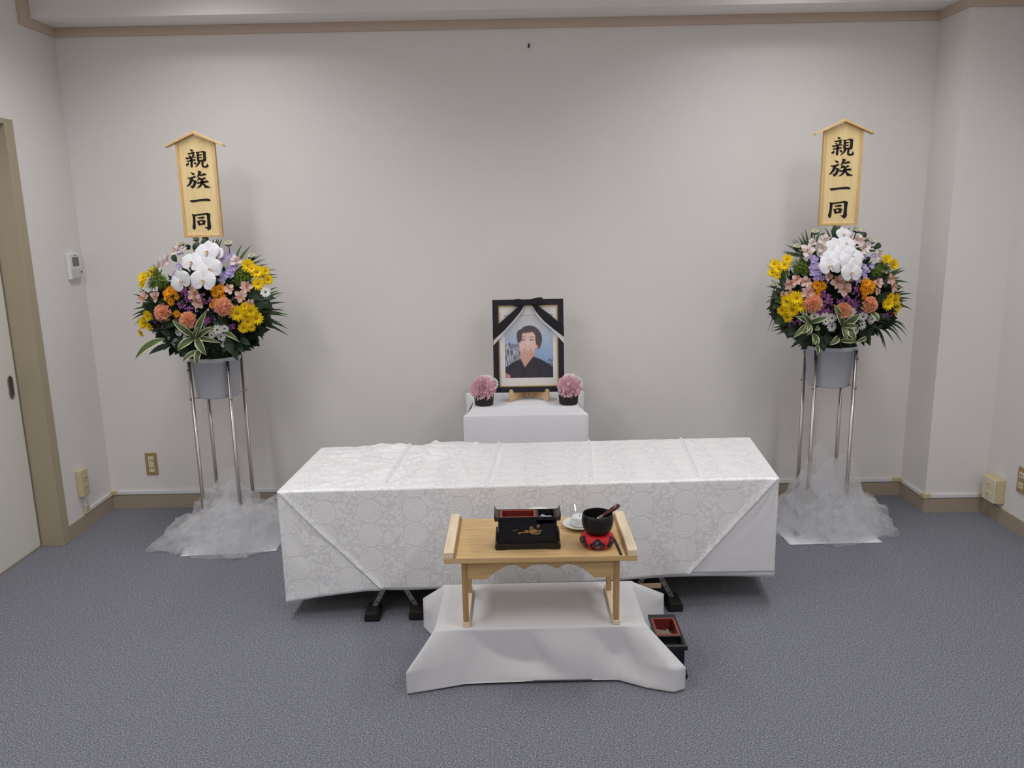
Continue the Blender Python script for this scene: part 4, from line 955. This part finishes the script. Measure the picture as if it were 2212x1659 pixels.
def place(kind, parent, pos, nrm, size, spin=0.0, q=None):
    v = KIND[kind]; parts = v[(q if q is not None else rnd.randrange(len(v))) % len(v)]
    n = nrm.normalized(); upw = Vector((0, 0, 1)); x = upw.cross(n)
    if x.length < .05: x = Vector((1, 0, 0))
    x.normalize(); y = n.cross(x)
    M = Matrix((x, y, n)).transposed().to_4x4() @ Matrix.Rotation(spin, 4, 'Z')
    h = bpy.data.objects.new(parts[0][0], parts[0][1]); COL.objects.link(h); h.parent = parent
    h.matrix_local = Matrix.Translation(pos) @ M @ Matrix.Scale(size, 4)
    for nm, me in parts[1:]:
        c = bpy.data.objects.new(nm, me); COL.objects.link(c); c.parent = h
    return h
def blade(name, base, ctrl, tip, width, m, parent, side=None, fold=.25, m2=None, n=9, edge=.30, peak=.45):
    "curved leaf blade through a quadratic bend, V-folded along the midrib; m2 gives pale margins"
    base, ctrl, tip = Vector(base), Vector(ctrl), Vector(tip); mb = MB(); cols = 5 if m2 else 3
    for j in range(n+1):
        t = j/n; p = base*(1-t)**2+ctrl*2*t*(1-t)+tip*t*t; tg = ((ctrl-base)*(1-t)+(tip-ctrl)*t).normalized()
        view = Vector((.05, -1, .25)); s = tg.cross(view).normalized() if side is None else side; nn_ = s.cross(tg).normalized()
        if nn_.y > 0: nn_ = -nn_
        tt = t**(math.log(.5)/math.log(peak)); w_ = width*.5*max(.04, math.sin(PI*min(.985, tt*.94+.05)))
        for k in range(cols):
            q = (k/(cols-1)*2-1)
            if cols == 5 and abs(q) == .5: q = math.copysign(1-edge*1.0, q)
            mb.v.append(tuple(p+s*w_*q+nn_*abs(q)*w_*fold))
    mats = []
    for j in range(n):
        for k in range(cols-1): a = j*cols+k; mb.f.append((a, a+1, a+cols+1, a+cols)); mats.append(1 if (m2 and k in (0, cols-2)) else 0)
    me = bpy.data.meshes.new(name); me.from_pydata(mb.v, [], mb.f); me.materials.append(m)
    if m2: me.materials.append(m2); me.polygons.foreach_set('material_index', mats)
    me.polygons.foreach_set('use_smooth', [True]*len(me.polygons))
    o = bpy.data.objects.new(name, me); COL.objects.link(o); o.parent = parent; return o

# ------------------------------------------------------------------ flower stands
bucket_m = mat('grey_bucket', srgb(184, 186, 194), .45, .4, var=.02, vscale=10)
tube_s = mat('chrome_tube', srgb(184, 176, 172), .25, .5, metal=1.0)
hinoki = wood('hinoki_board', srgb(228, 200, 142), srgb(238, 214, 160), (60, 60, 5), .55)
hinokd = wood('hinoki_frame', srgb(206, 168, 112), srgb(222, 188, 134), (60, 60, 8), .55)
ink = mat('brush_ink', srgb(24, 16, 16), .6, .3)
sheet_m = mat('white_base_sheet', srgb(226, 227, 232), .6, .3)
def tulle_mat():
    m = bpy.data.materials.new('white_tulle'); m.use_nodes = True; nt = m.node_tree; L = nt.links.new; nt.nodes.remove(nt.nodes['Principled BSDF'])
    d = nt.nodes.new('ShaderNodeBsdfDiffuse'); d.inputs[0].default_value = srgb(250, 250, 252); t = nt.nodes.new('ShaderNodeBsdfTranslucent'); t.inputs[0].default_value = srgb(250, 250, 252)
    a = nt.nodes.new('ShaderNodeMixShader'); a.inputs[0].default_value = .5; L(d.outputs[0], a.inputs[1]); L(t.outputs[0], a.inputs[2])
    tr = nt.nodes.new('ShaderNodeBsdfTransparent'); f = nt.nodes.new('ShaderNodeMixShader'); f.inputs[0].default_value = .25; L(tr.outputs[0], f.inputs[1]); L(a.outputs[0], f.inputs[2])
    L(f.outputs[0], nt.nodes['Material Output'].inputs['Surface']); return m
tulle_m = tulle_mat()

def flower_stand(cx, cy, ang0, side):
    st_ = thing('flower_stand', 'chrome four-legged flower stand on the %s holding a grey bucket' % side, 'stand', (cx, cy, 0), 0, 'chrome flower stands')
    R_ = .123
    for k in range(4):
        a = ang0+k*PI/2; x, y = R_*math.cos(a), R_*math.sin(a); fx, fy = 1.55*x, 1.55*y
        lg = MB().tube([(x, y, .862), (x, y, .034), (x*1.04, y*1.04, .0165), (fx, fy, .0140)], .0085, 12).build('leg', tube_s, st_, smooth=True)
        MB().tube([(fx, fy, .0145), (fx*1.12, fy*1.12, .0145)], .011, 10).build('rubber_tip', rub_m, lg)
        MB().lathe([(0, 0), (.0065, 0), (.0065, .004), (.003, .006), (0, .006)], 12, M=Matrix.Translation((x*1.07, y*1.07, 0.692)) @ Matrix.Rotation(a, 4, 'Z') @ Matrix.Rotation(PI/2, 4, 'Y')).build('bolt', tube_s, lg, smooth=True)
        MB().lathe([(0, 0), (.004, 0), (.004, .003), (0, .003)], 10, M=Matrix.Translation((x*1.06, y*1.06, .825)) @ Matrix.Rotation(a, 4, 'Z') @ Matrix.Rotation(PI/2, 4, 'Y')).build('hole_plug', dark_m, lg)
    for k in range(2):
        a = ang0+k*PI/2; x, y = R_*math.cos(a), R_*math.sin(a); MB().tube([(-x, -y, 0.692+.010*k), (x, y, 0.692+.010*k)], .0045, 8).build('cross_bar', tube_s, st_)
    bk = thing('flower_bucket', 'grey plastic bucket full of flowers in the %s stand' % side, 'bucket', (cx, cy, .6895), 0, 'flower buckets')
    MB().lathe([(0, .002), (.088, .002), (.092, 0), (.094, .004), (.108, .165), (.1125, .166), (.114, .184), (.112, .187), (.108, .185), (.106, .168), (.090, .008), (0, .006)], 48).build('pail', bucket_m, bk, smooth=True)
    return st_
def plaque(cx, label, y=-.40):
    t_ = thing('name_plaque', label, 'plaque', (cx, y, 1.408), 0, 'wooden name plaques')
    W, Hs, Ha = .0855, .404, .440
    MB().prism([(-W+.004, .004), (W-.004, .004), (W-.004, Hs), (0, Ha-.004), (-W+.004, Hs)], .002, .012, 'y').build('board', hinoki, t_)
    MB().box(-W, -W+.0125, -.004, .014, 0, Hs-.002).build('frame_side', hinokd, t_, bevel=.001); MB().box(W-.0125, W, -.004, .014, 0, Hs-.002).build('frame_side', hinokd, t_, bevel=.001)
    MB().box(-W+.0125, W-.0125, -.004, .014, 0, .011).build('frame_bottom', hinokd, t_, bevel=.001)
    for s in (-1, 1): MB().prism([(0, Ha), (s*.127, Ha-.055), (s*.125, Ha-.046-.0), (0, Ha+.0115)], -.016, .018, 'y').build('roof_board', hinokd, t_, bevel=.001)
    lt = MB()
    for p in KANJI: lt.prism([(p[i]*1e-4, p[i+1]*1e-4) for i in range(0, len(p), 2)], .0006, .003, 'y')
    lt.build('lettering', ink, t_)
    MB().box(-.012, .012, .012, .026, -.30, .33).build('post', mat('plaque_post', srgb(58, 52, 50), .5) if 'plaque_post' not in MATS else MATS['plaque_post'], t_)
def tulle(cx, cy, rx, ry, h, label, seed, ext):
    mb = MB()
    for l in range(7):
        sd = seed*10+l*3.7; sc = (1.0, .95, .90, .82, .72, .60, .98)[l]; hh = h*(.50, .66, .80, .92, 1.0, 1.06, .30)[l]
        ox, oy = .05*math.sin(sd), .04*math.cos(sd*1.7)
        def f(u, v):
            th = 2*PI*u; c, s = math.cos(th), math.sin(th)
            R1 = 1+.14*noise.noise(Vector((c*1.6, s*1.6, sd)))+.09*noise.noise(Vector((c*5, s*5, sd+2)))+.03*noise.noise(Vector((c*14, s*14, sd+4)))
            for (a0, amp, wd) in ext: R1 += amp*math.exp(-((((th-a0+PI) % (2*PI))-PI)/wd)**2)*(1 if l in (0, 1, 6) else .15)
            r = v**.85*R1*sc
            q = Vector((c*r*rx*14, s*r*ry*14, sd)); w2 = Vector((noise.noise(q*.6+Vector((4, 0, 0))), noise.noise(q*.6+Vector((0, 7, 0))), 0))
            # crumpled heap: rounded body, big soft lumps, thin sharp creases, ragged hem
            prof = max(0, 1-v**(3.2 if l in (1, 2, 3) else 2.1))**.85
            lump = 1+.55*noise.noise(q*.55)+.25*noise.noise(q*1.3)
            z = hh*prof*max(.25, lump)*(.72+.28*(1-v))
            cr = (1-abs(noise.noise((q+w2*1.2)*1.5))*2.2)
            z += .030*cr*min(1, 5*(1-v))*(.3+prof)+.014*(1-abs(noise.noise((q+w2*2)*3.2))*2)*min(1, 4*(1-v)+.05)
            z += h*.42*math.exp(-(v/.16)**2)*(l > 2)
            j = .045*noise.noise(q*.9+Vector((9, 0, 0)))+.02*noise.noise(q*2.4)
            return (ox*(1-v)+c*r*rx+j, oy*(1-v)+s*r*ry+j*.6, max(.0045+.0015*l, z))
        mb.grid(f, 200, 46, closed=True)
    o = mb.build('tulle_drape', tulle_m, None, smooth=True, fix=False); o.location = (cx, cy, 0)
    tag(o, label, 'tulle'); return o

SLX, SRX = -1.373, 1.443
flower_stand(SLX, -.396, math.radians(43.4), 'left'); flower_stand(SRX, -.396, math.radians(40.7), 'right')
plaque(-1.372, 'gabled wooden name plaque with black brush lettering above the left flowers'); plaque(1.440, 'gabled wooden name plaque with black brush lettering above the right flowers')
for (cx, rz_, lab) in ((-1.335, .10, 'white base sheet on the carpet under the left tulle'), (1.432, .02, 'white base sheet on the carpet under the right tulle')):
    o = MB().grid(lambda u, v: ((u-.5)*.425, (v-.5)*.44, 0.0008+.0008*max(0, noise.noise(Vector((u*3, v*3, cx))))), 20, 20).build('base_sheet', sheet_m, None, smooth=True, solid=.001)
    o.location = (cx, -.405, 0.001); o.rotation_euler = (0, 0, rz_); tag(o, lab, 'sheet')
tulle(-1.335, -.42, .285, .25, .20, 'heap of sheer white tulle gathered round the left stand legs', 1, [(math.radians(205), .42, .28), (math.radians(285), .16, .22), (math.radians(160), .12, .3)])
tulle(1.462, -.40, .29, .24, .23, 'heap of sheer white tulle gathered round the right stand legs', 5, [(math.radians(-25), .20, .35), (math.radians(265), .05, .4)])

# ------------------------------------------------------------------ the two arrangements, laid out from the photograph on a real dome
def arrangement(cx, cy, org, sc_, dome_c, dome_r, label, lists, leaves, var_leaves, broad):
    A = thing('flower_arrangement', label, 'flowers', (cx, cy, .86), 0, 'funeral flower arrangements')
    base = Vector((cx, cy, .86))
    def P(zx, zy, extra=0.0, back=None):
        px, py = org[0]+zx/sc_, org[1]+zy/sc_; u, v = (px-dome_c[0])/dome_r[0], (py-dome_c[1])/dome_r[1]; rr = min(.97, u*u+v*v)
        Y = (cy+.02-.21*math.sqrt(1-rr)-extra) if back is None else cy+back
        w = at(px, py, Y); n = Vector((u*.6, -math.sqrt(max(.3, 1-rr*.8))-.25, -v*.5+.14)); return w-base, n.normalized(), (-(CAM.y)+Y)/F_PX/sc_*1.02
    for kind, items in lists.items():
        ex = {'orchid': .035, 'fluff': -.02, 'statice': -.015, 'purple': .0, 'yellow': .015, 'peach': .02, 'daisy': .015, 'bud': -.06, 'pale': .005, 'salmon': .005, 'orange': .005}[kind]
        for i, it in enumerate(items):
            p, n, k = P(it[0], it[1], ex+(it[4] if len(it) > 4 else 0)); 
            j = .25 if kind != 'orchid' else .15
            n = (n+Vector((rnd.uniform(-j, j), 0, rnd.uniform(-j, j)))).normalized()
            if kind == 'bud': n = (n*.5+Vector((0, -.2, 1))).normalized()
            place(kind, A, p, n, it[2]*k*(1.12 if kind in ('yellow', 'orange', 'daisy') else 1.35 if kind == 'bud' else 1.0), it[3] if len(it) > 3 else (rnd.uniform(0, 6.28) if kind not in ('orchid',) else rnd.uniform(-.4, .4)))
    # feathery palm leaflets: (base x, y, tip x, y, width, bow)
    for (x0, y0, x1, y1, wd, bow) in leaves:
        a, b_ = P(x0, y0, 0, -.03)[0], P(x1, y1, 0, .0+rnd.uniform(-.05, .04))[0]; mid = (a+b_)/2+Vector((0, -.02, bow*(b_-a).length))
        blade('palm_leaflet', a, mid, b_, wd*.00036, C_['palm'], A, fold=.3, peak=.4, n=8)
    for (x0, y0, x1, y1, wd, bow) in var_leaves:
        a, b_ = P(x0, y0, .03, -.175)[0], P(x1, y1, .03, -.215)[0]; mid = (a+b_)/2+Vector((0, -.035, bow*(b_-a).length))
        blade('dracaena_leaf', a, mid, b_, wd*.00031, C_['vgreen'], A, fold=.35, m2=C_['vcream'], n=12, edge=.27)
    for (x0, y0, x1, y1, wd, bow) in broad:
        top = y0 < 460; a, b_ = P(x0, y0, 0, .0 if top else -.12)[0], P(x1, y1, 0, -.01 if top else -.15)[0]; mid = (a+b_)/2+Vector((0, -.02, bow*(b_-a).length))
        blade('broad_leaf', a, mid, b_, wd*.00033, C_['dark'], A, fold=.2, n=10)
    # inner mass of dark leaves and stems, too many to count
    mb = MB(); rr = random.Random(int(abs(cx)*1000))
    for k in range(760):
        th, ph = rr.uniform(0, 2*PI), math.acos(rr.uniform(-.9, 1)); q = rr.uniform(.70, .93)
        d = Vector((math.sin(ph)*math.cos(th), math.sin(ph)*math.sin(th), math.cos(ph)))
        c = Vector((d.x*.285*q, d.y*.19*q, .225+d.z*.225*q-.02)); ln = rr.uniform(.055, .105)
        if c.z < -.005: c.z = -.005+rr.uniform(0, .03); 
        if c.z < .06: c.x *= .5+c.z*6; c.y *= .5+c.z*6
        t = (d+Vector((rr.gauss(0, .5), rr.gauss(0, .5), rr.gauss(0, .5)))).normalized(); s = t.cross(Vector((rr.gauss(0, 1), rr.gauss(0, 1), rr.gauss(0, 1)))).normalized(); w_ = ln*rr.uniform(.16, .30)
        n_ = s.cross(t)
        for (ta, tb) in ((0, 1),):
            mb.add([tuple(c-t*ln*.5), tuple(c-t*ln*.1+s*w_+n_*.006), tuple(c+t*ln*.25+s*w_*.7+n_*.004), tuple(c+t*ln*.55-n_*.008), tuple(c+t*ln*.25-s*w_*.7+n_*.004), tuple(c-t*ln*.1-s*w_+n_*.006), tuple(c+t*ln*.1)], [(0, 1, 6), (1, 2, 6), (2, 3, 6), (3, 4, 6), (4, 5, 6), (5, 0, 6)])
    for k in range(60):
        th = rr.uniform(0, 2*PI); ph = rr.uniform(.2, 1.35); d = Vector((math.sin(ph)*math.cos(th)*.26, math.sin(ph)*math.sin(th)*.17, .18+math.cos(ph)*.25)); s = Vector((math.cos(th)*.06, math.sin(th)*.06, -.05))
        mb.tube([tuple(s), tuple((s+d)*.5+Vector((0, 0, .03))), tuple(d)], .0025, 4, cap=False)
    o = mb.build('foliage', C_['dark'], A, smooth=True, fix=False); o['kind'] = 'stuff'; o['label'] = 'dark green leaves and stems filling the bouquet'
    # floral foam in the bucket mouth
    MB().lathe([(0, -.03), (.085, -.03), (.09, .012), (.06, .03), (0, .035)], 24).build('floral_foam', C_['dark'], A, smooth=True)
    return A

LL = {
 'orchid': [(985, 300, 300, .1), (1075, 330, 210, .5, -.01), (800, 425, 270, -.2), (1010, 505, 300, .3), (935, 640, 310, -.1, .02), (670, 650, 285, .5, .01), (1105, 490, 110, .2)],
 'pale': [(495, 410, 210), (625, 290, 170), (430, 470, 150), (1320, 410, 170), (1075, 375, 110), (700, 260, 90)],
 'salmon': [(240, 850, 190), (375, 830, 170), (840, 805, 200), (880, 905, 170), (1450, 720, 180), (1240, 745, 150), (1380, 830, 170), (1490, 910, 130), (820, 740, 130)],
 'yellow': [(225, 610, 150), (330, 540, 120), (215, 680, 110), (1465, 460, 150), (1580, 540, 160), (1670, 530, 115), (1590, 680, 140), (1705, 630, 125), (1510, 500, 120), (1345, 1030, 190), (1500, 1000, 160), (1570, 1090, 160), (1470, 1130, 150), (1415, 1205, 130), (1510, 1200, 95), (280, 1060, 130), (225, 1150, 150), (295, 1190, 120), (195, 1265, 100), (185, 1130, 90), (1430, 950, 100)],
 'orange': [(540, 775, 140), (510, 850, 100), (555, 895, 100), (620, 830, 90), (1045, 730, 95), (1145, 745, 130), (1085, 800, 100), (1085, 885, 90), (1170, 835, 75), (1040, 940, 75), (620, 1040, 90), (480, 790, 70), (590, 780, 80)],
 'peach': [(455, 1030, 225), (760, 1115, 215), (1175, 955, 225)],
 'purple': [(640, 480, 110), (620, 570, 110), (655, 310, 85), (590, 590, 80), (1215, 340, 100), (1300, 320, 65), (1170, 400, 90), (1300, 440, 125), (1240, 530, 115), (1150, 560, 100), (1165, 640, 115), (1270, 570, 105), (1200, 590, 90), (600, 640, 70), (690, 390, 60), (1290, 500, 90)],
 'statice': [(700, 930, 120), (780, 990, 105), (730, 800, 130), (690, 760, 100), (870, 960, 100), (930, 840, 110), (620, 1120, 100), (480, 1210, 105), (990, 1110, 125), (920, 1150, 100), (1050, 1080, 85), (1270, 1190, 110), (1265, 1060, 95), (1060, 970, 100), (1300, 960, 75), (390, 1140, 95), (820, 880, 90), (650, 920, 80), (950, 900, 80), (750, 870, 90), (1020, 880, 80), (350, 1080, 80)],
 'daisy': [(1105, 1230, 120), (1190, 1215, 100), (1035, 1290, 95), (1150, 1310, 120), (1190, 1400, 95), (570, 1340, 130), (610, 1400, 95), (640, 1260, 100), (730, 1330, 95), (1215, 1440, 75), (1080, 1270, 80), (1680, 780, 120, 0, .07)],
 'bud': [(850, 150, 75), (660, 215, 75), (1235, 205, 80), (1510, 355, 80), (380, 1280, 45), (690, 205, 50)],
 'fluff': [(400, 590, 300), (470, 660, 240), (350, 690, 200), (1390, 620, 270), (1460, 570, 200)]}
def arcs(cx, cy, tips, wd, bow): return [(cx+(t[0]-cx)*.12, cy+(t[1]-cy)*.12, t[0], t[1], wd, (t[2] if len(t) > 2 else bow)) for t in tips]
LV = arcs(480, 960, [(95, 800), (150, 850), (125, 910), (100, 985), (80, 1065), (85, 1110), (115, 1165), (170, 730), (160, 760)], 34, .10)
LV += arcs(1350, 1030, [(1950, 1050), (1920, 900), (1890, 780), (1840, 760), (1950, 1220), (1955, 1300), (1900, 1000), (1935, 1070), (1830, 715), (1600, 1210), (1700, 1260), (1800, 1120), (1780, 1010), (1900, 1180)], 46, .12)
LV += arcs(1250, 600, [(1510, 215), (1400, 205), (1640, 330), (1675, 385), (1810, 510), (1830, 575), (1790, 570), (1835, 610), (1720, 440)], 38, .06)
LV += arcs(1050, 420, [(1060, 140), (1105, 135), (1165, 140), (1130, 138), (1020, 150)], 40, .02)
LV += arcs(400, 600, [(300, 465), (340, 480), (330, 520)], 20, .05) + arcs(1400, 900, [(1890, 790), (1905, 960), (1940, 1170), (1890, 1130)], 16, -.25)
LVV = [(840, 1320, 985, 985, 95, .0), (845, 1320, 565, 1110, 95, .06), (830, 1330, 630, 1480, 110, .16), (860, 1320, 975, 1535, 115, .10), (870, 1330, 1085, 1195, 80, .14), (880, 1330, 1145, 1385, 70, .12), (900, 1450, 865, 1645, 95, .05), (890, 1480, 690, 1610, 75, .18), (470, 1340, 125, 1575, 110, .22), (1190, 1270, 1370, 1380, 70, .32), (830, 1330, 880, 1190, 60, 0)]
LBR = [(560, 1400, 285, 1525, 75, .12), (1200, 1310, 1325, 1560, 120, .06), (640, 1300, 420, 1250, 90, .1), (1380, 1330, 1500, 1410, 90, .1), (1350, 1400, 1430, 1500, 90, .05), (1300, 1420, 1350, 1600, 90, 0), (720, 1420, 650, 1500, 90, 0), (760, 1450, 700, 1560, 80, 0), (1430, 800, 1800, 860, 150, .1), (1500, 850, 1730, 780, 120, .1), (1130, 880, 1000, 830, 60, .1), (1350, 1000, 1330, 860, 70, 0), (880, 180, 830, 300, 90, 0), (780, 260, 730, 210, 80, 0), (580, 330, 620, 420, 80, 0), (960, 130, 960, 300, 100, 0), (330, 900, 300, 820, 80, 0), (420, 950, 540, 850, 110, .1), (1140, 1040, 1190, 1200, 80, .1), (1020, 1350, 980, 1480, 90, 0), (1180, 1420, 1200, 1500, 60, 0)]
arrangement(SLX, -.40, (270, 490), 5.529, (455, 645), (168, 135), 'funeral bouquet with five white orchids, peach carnations and palm leaves in the left bucket', LL, LV, LVV, LBR)
RL = {
 'orchid': [(1065, 200, 190, .0, -.04), (975, 340, 230, .2, -.02), (1095, 310, 210, -.3, -.015), (960, 420, 220, .3, -.01), (1065, 420, 240, .0, 0), (1170, 470, 250, -.2, .0), (895, 500, 220, .6, .0), (1010, 500, 240, .1, .012), (895, 580, 240, .2, .015), (1030, 590, 200, .0, .018), (1120, 545, 230, -.2, .02), (1155, 660, 270, .0, .03), (1210, 570, 160, .3, .02)],
 'pale': [(630, 400, 200), (835, 270, 170), (820, 370, 170), (830, 470, 130), (1245, 280, 180), (1300, 370, 180), (1470, 450, 150), (690, 300, 120), (1140, 240, 90)],
 'salmon': [(415, 800, 160), (505, 750, 160), (610, 770, 160), (640, 890, 200), (410, 910, 120), (990, 770, 210), (1060, 850, 210), (1470, 780, 150), (1610, 740, 170), (1640, 830, 170), (1460, 880, 110), (880, 710, 130), (1140, 730, 110), (345, 910, 90)],
 'yellow': [(240, 560, 125), (360, 570, 130), (390, 500, 115), (290, 620, 115), (210, 660, 105), (270, 690, 90), (1560, 510, 125), (1660, 560, 135), (1600, 490, 105), (390, 1000, 165), (500, 960, 165), (550, 1050, 160), (450, 1100, 160), (330, 1110, 115), (390, 1190, 125), (420, 955, 95), (1590, 1030, 150), (1680, 980, 150), (1700, 1070, 125), (1620, 950, 115), (1680, 1120, 80)],
 'orange': [(745, 810, 115), (805, 820, 115), (770, 850, 90), (1330, 780, 130), (1390, 810, 115), (1300, 830, 115), (1320, 890, 100), (1390, 870, 90), (1310, 970, 80), (740, 920, 90)],
 'peach': [(700, 1030, 220), (1370, 1040, 200), (1060, 1110, 205)],
 'purple': [(710, 500, 125), (690, 590, 110), (755, 580, 110), (700, 660, 110), (765, 650, 120), (740, 720, 110), (800, 620, 90), (800, 720, 90), (1300, 470, 90), (1370, 320, 80), (1420, 460, 90), (1310, 600, 125), (1290, 660, 100), (1310, 700, 90), (1230, 740, 110), (1400, 580, 80), (650, 385, 70), (1350, 640, 70), (690, 310, 60)],
 'statice': [(820, 920, 115), (870, 960, 115), (900, 1000, 95), (1210, 860, 115), (1210, 910, 105), (1090, 970, 115), (1190, 1010, 105), (1200, 1050, 95), (1270, 1110, 140), (1330, 1100, 95), (770, 1110, 125), (840, 1110, 125), (910, 1090, 125), (760, 1140, 95), (450, 1260, 105), (520, 1250, 95), (1560, 1150, 135), (1620, 1140, 95), (1000, 1000, 70), (830, 1030, 90), (1130, 1000, 90)],
 'daisy': [(715, 1180, 110), (835, 1190, 120), (925, 1200, 110), (850, 1240, 90), (920, 1300, 120), (1150, 1130, 130), (1295, 1180, 120), (1400, 1210, 130), (1280, 1280, 120), (1200, 1350, 100), (1150, 1340, 85)],
 'bud': [(980, 115, 80), (720, 175, 80), (1220, 155, 90), (510, 350, 80), (1405, 290, 70), (230, 805, 85), (765, 1345, 45), (1605, 1100, 45)],
 'fluff': [(530, 590, 270), (600, 640, 200), (1530, 590, 260), (1450, 640, 200), (370, 650, 170)]}
RV = arcs(640, 480, [(370, 320), (440, 270), (472, 252), (515, 215), (555, 172), (605, 140), (685, 130), (780, 150), (330, 405), (350, 430)], 36, .02)
RV += arcs(950, 420, [(840, 112), (860, 150), (925, 170), (1140, 105), (1350, 190), (1430, 250), (1390, 240), (1510, 345), (1550, 400), (1300, 200)], 36, .03)
RV += arcs(420, 900, [(130, 820), (140, 560), (170, 500), (265, 480), (175, 880), (190, 740)], 26, .08) + arcs(420, 950, [(120, 1030, .35), (150, 1210, .4), (180, 1100, .3), (150, 1380, .55), (190, 1380, .5), (215, 1310, .4)], 24, .3)
RV += arcs(560, 1250, [(205, 1150), (215, 1240), (215, 1320), (205, 1360), (190, 1180), (330, 1380), (260, 1400)], 40, .06)
RV += arcs(1480, 760, [(1800, 625), (1765, 600), (1840, 775), (1740, 720), (1790, 850)], 34, .08) + arcs(1450, 1000, [(1880, 910), (1880, 970), (1890, 1105), (1800, 880), (1830, 1000)], 34, .12)
RV += arcs(1400, 1260, [(1830, 1365, .34), (1825, 1430, .38), (1765, 1510, .34), (1670, 1505, .3), (1570, 1600, .32), (1545, 1560, .26), (1800, 1290, .28), (1730, 1400, .3)], 30, .3)
RVV = [(650, 1255, 485, 1178, 80, .06), (650, 1250, 555, 1135, 80, .0), (655, 1255, 865, 1190, 80, .12), (645, 1260, 565, 1395, 85, .12), (650, 1260, 625, 1410, 80, 0), (640, 1270, 450, 1450, 80, .2), (1050, 1290, 945, 1035, 110, .0), (1055, 1290, 1255, 1145, 110, .06), (1060, 1295, 1235, 1300, 75, .12), (1050, 1300, 1080, 1455, 100, 0), (1060, 1300, 1205, 1475, 110, .1), (1000, 1420, 895, 1525, 90, .12), (690, 1380, 740, 1540, 95, .05), (735, 1500, 735, 1645, 60, 0), (1380, 1120, 1475, 1245, 80, .1), (1010, 1470, 1200, 1490, 70, .14), (700, 1420, 690, 1520, 80, .1), (760, 1290, 715, 1350, 60, .1), (1340, 1440, 1190, 1500, 60, .2)]
RBR = [(640, 1400, 428, 1560, 70, .16), (760, 1400, 830, 1600, 150, 0), (800, 1430, 780, 1560, 120, 0), (880, 1380, 850, 1520, 130, 0), (1250, 1400, 1420, 1340, 130, .1), (1280, 1440, 1320, 1490, 80, 0), (500, 1330, 380, 1400, 110, .1), (350, 1220, 230, 1260, 120, .1), (250, 900, 200, 960, 90, 0), (300, 950, 240, 1010, 90, 0), (280, 1020, 210, 1080, 80, 0), (1130, 920, 1260, 980, 70, .1), (560, 830, 540, 920, 60, 0), (340, 740, 340, 880, 50, 0), (1490, 930, 1480, 1000, 70, 0), (1550, 740, 1550, 840, 70, 0), (960, 110, 960, 260, 140, 0), (1500, 310, 1420, 380, 80, .1), (780, 200, 870, 260, 80, .1), (1260, 180, 1330, 240, 80, .1)]
arrangement(SRX, -.40, (1630, 470), 5.530, (1810, 622), (163, 138), 'funeral bouquet with a cascade of overlapping white orchid petals in the right bucket', RL, RV, RVV, RBR)

# ------------------------------------------------------------------ potted carnations beside the portrait
pot_m = mat('dark_brown_pot', srgb(44, 38, 42), .6, .3)
for (x, y, lab, sz, dx) in ((-.150, -.312, 'dark paper cup with one large pale pink carnation left of the portrait', .128, 0), (.250, -.322, 'dark paper cup with a ruffled deeper pink carnation right of the portrait', .122, 1)):
    t_ = thing('potted_carnation', lab, 'flower pot', (x, y, .602), 0, 'potted carnations by the portrait')
    MB().lathe([(0, .002), (.040, .002), (.0425, 0), (.0435, .003), (.0495, .068), (.0485, .0685), (.044, .06), (.041, .006), (0, .006)], 40).build('cup', pot_m, t_, smooth=True)
    f = place('pink', t_, Vector((-.002+.004*dx, -.012, .080)), Vector((-.12+.2*dx, -.75, .6)), sz, .4+dx, q=dx)
    for k in range(5):
        a = -.35+.55*k; place('daisy', t_, Vector((.050*math.cos(a)+.006, .020*math.sin(a)+.010, .098+.022*math.sin(a*.9))), Vector((math.cos(a), -.5, .5)), .042+.008*(k % 2), k)
    MB().lathe([(0, .05), (.0445, .05), (.03, .065), (0, .07)], 24).build('moss', C_['green'], t_, smooth=True)
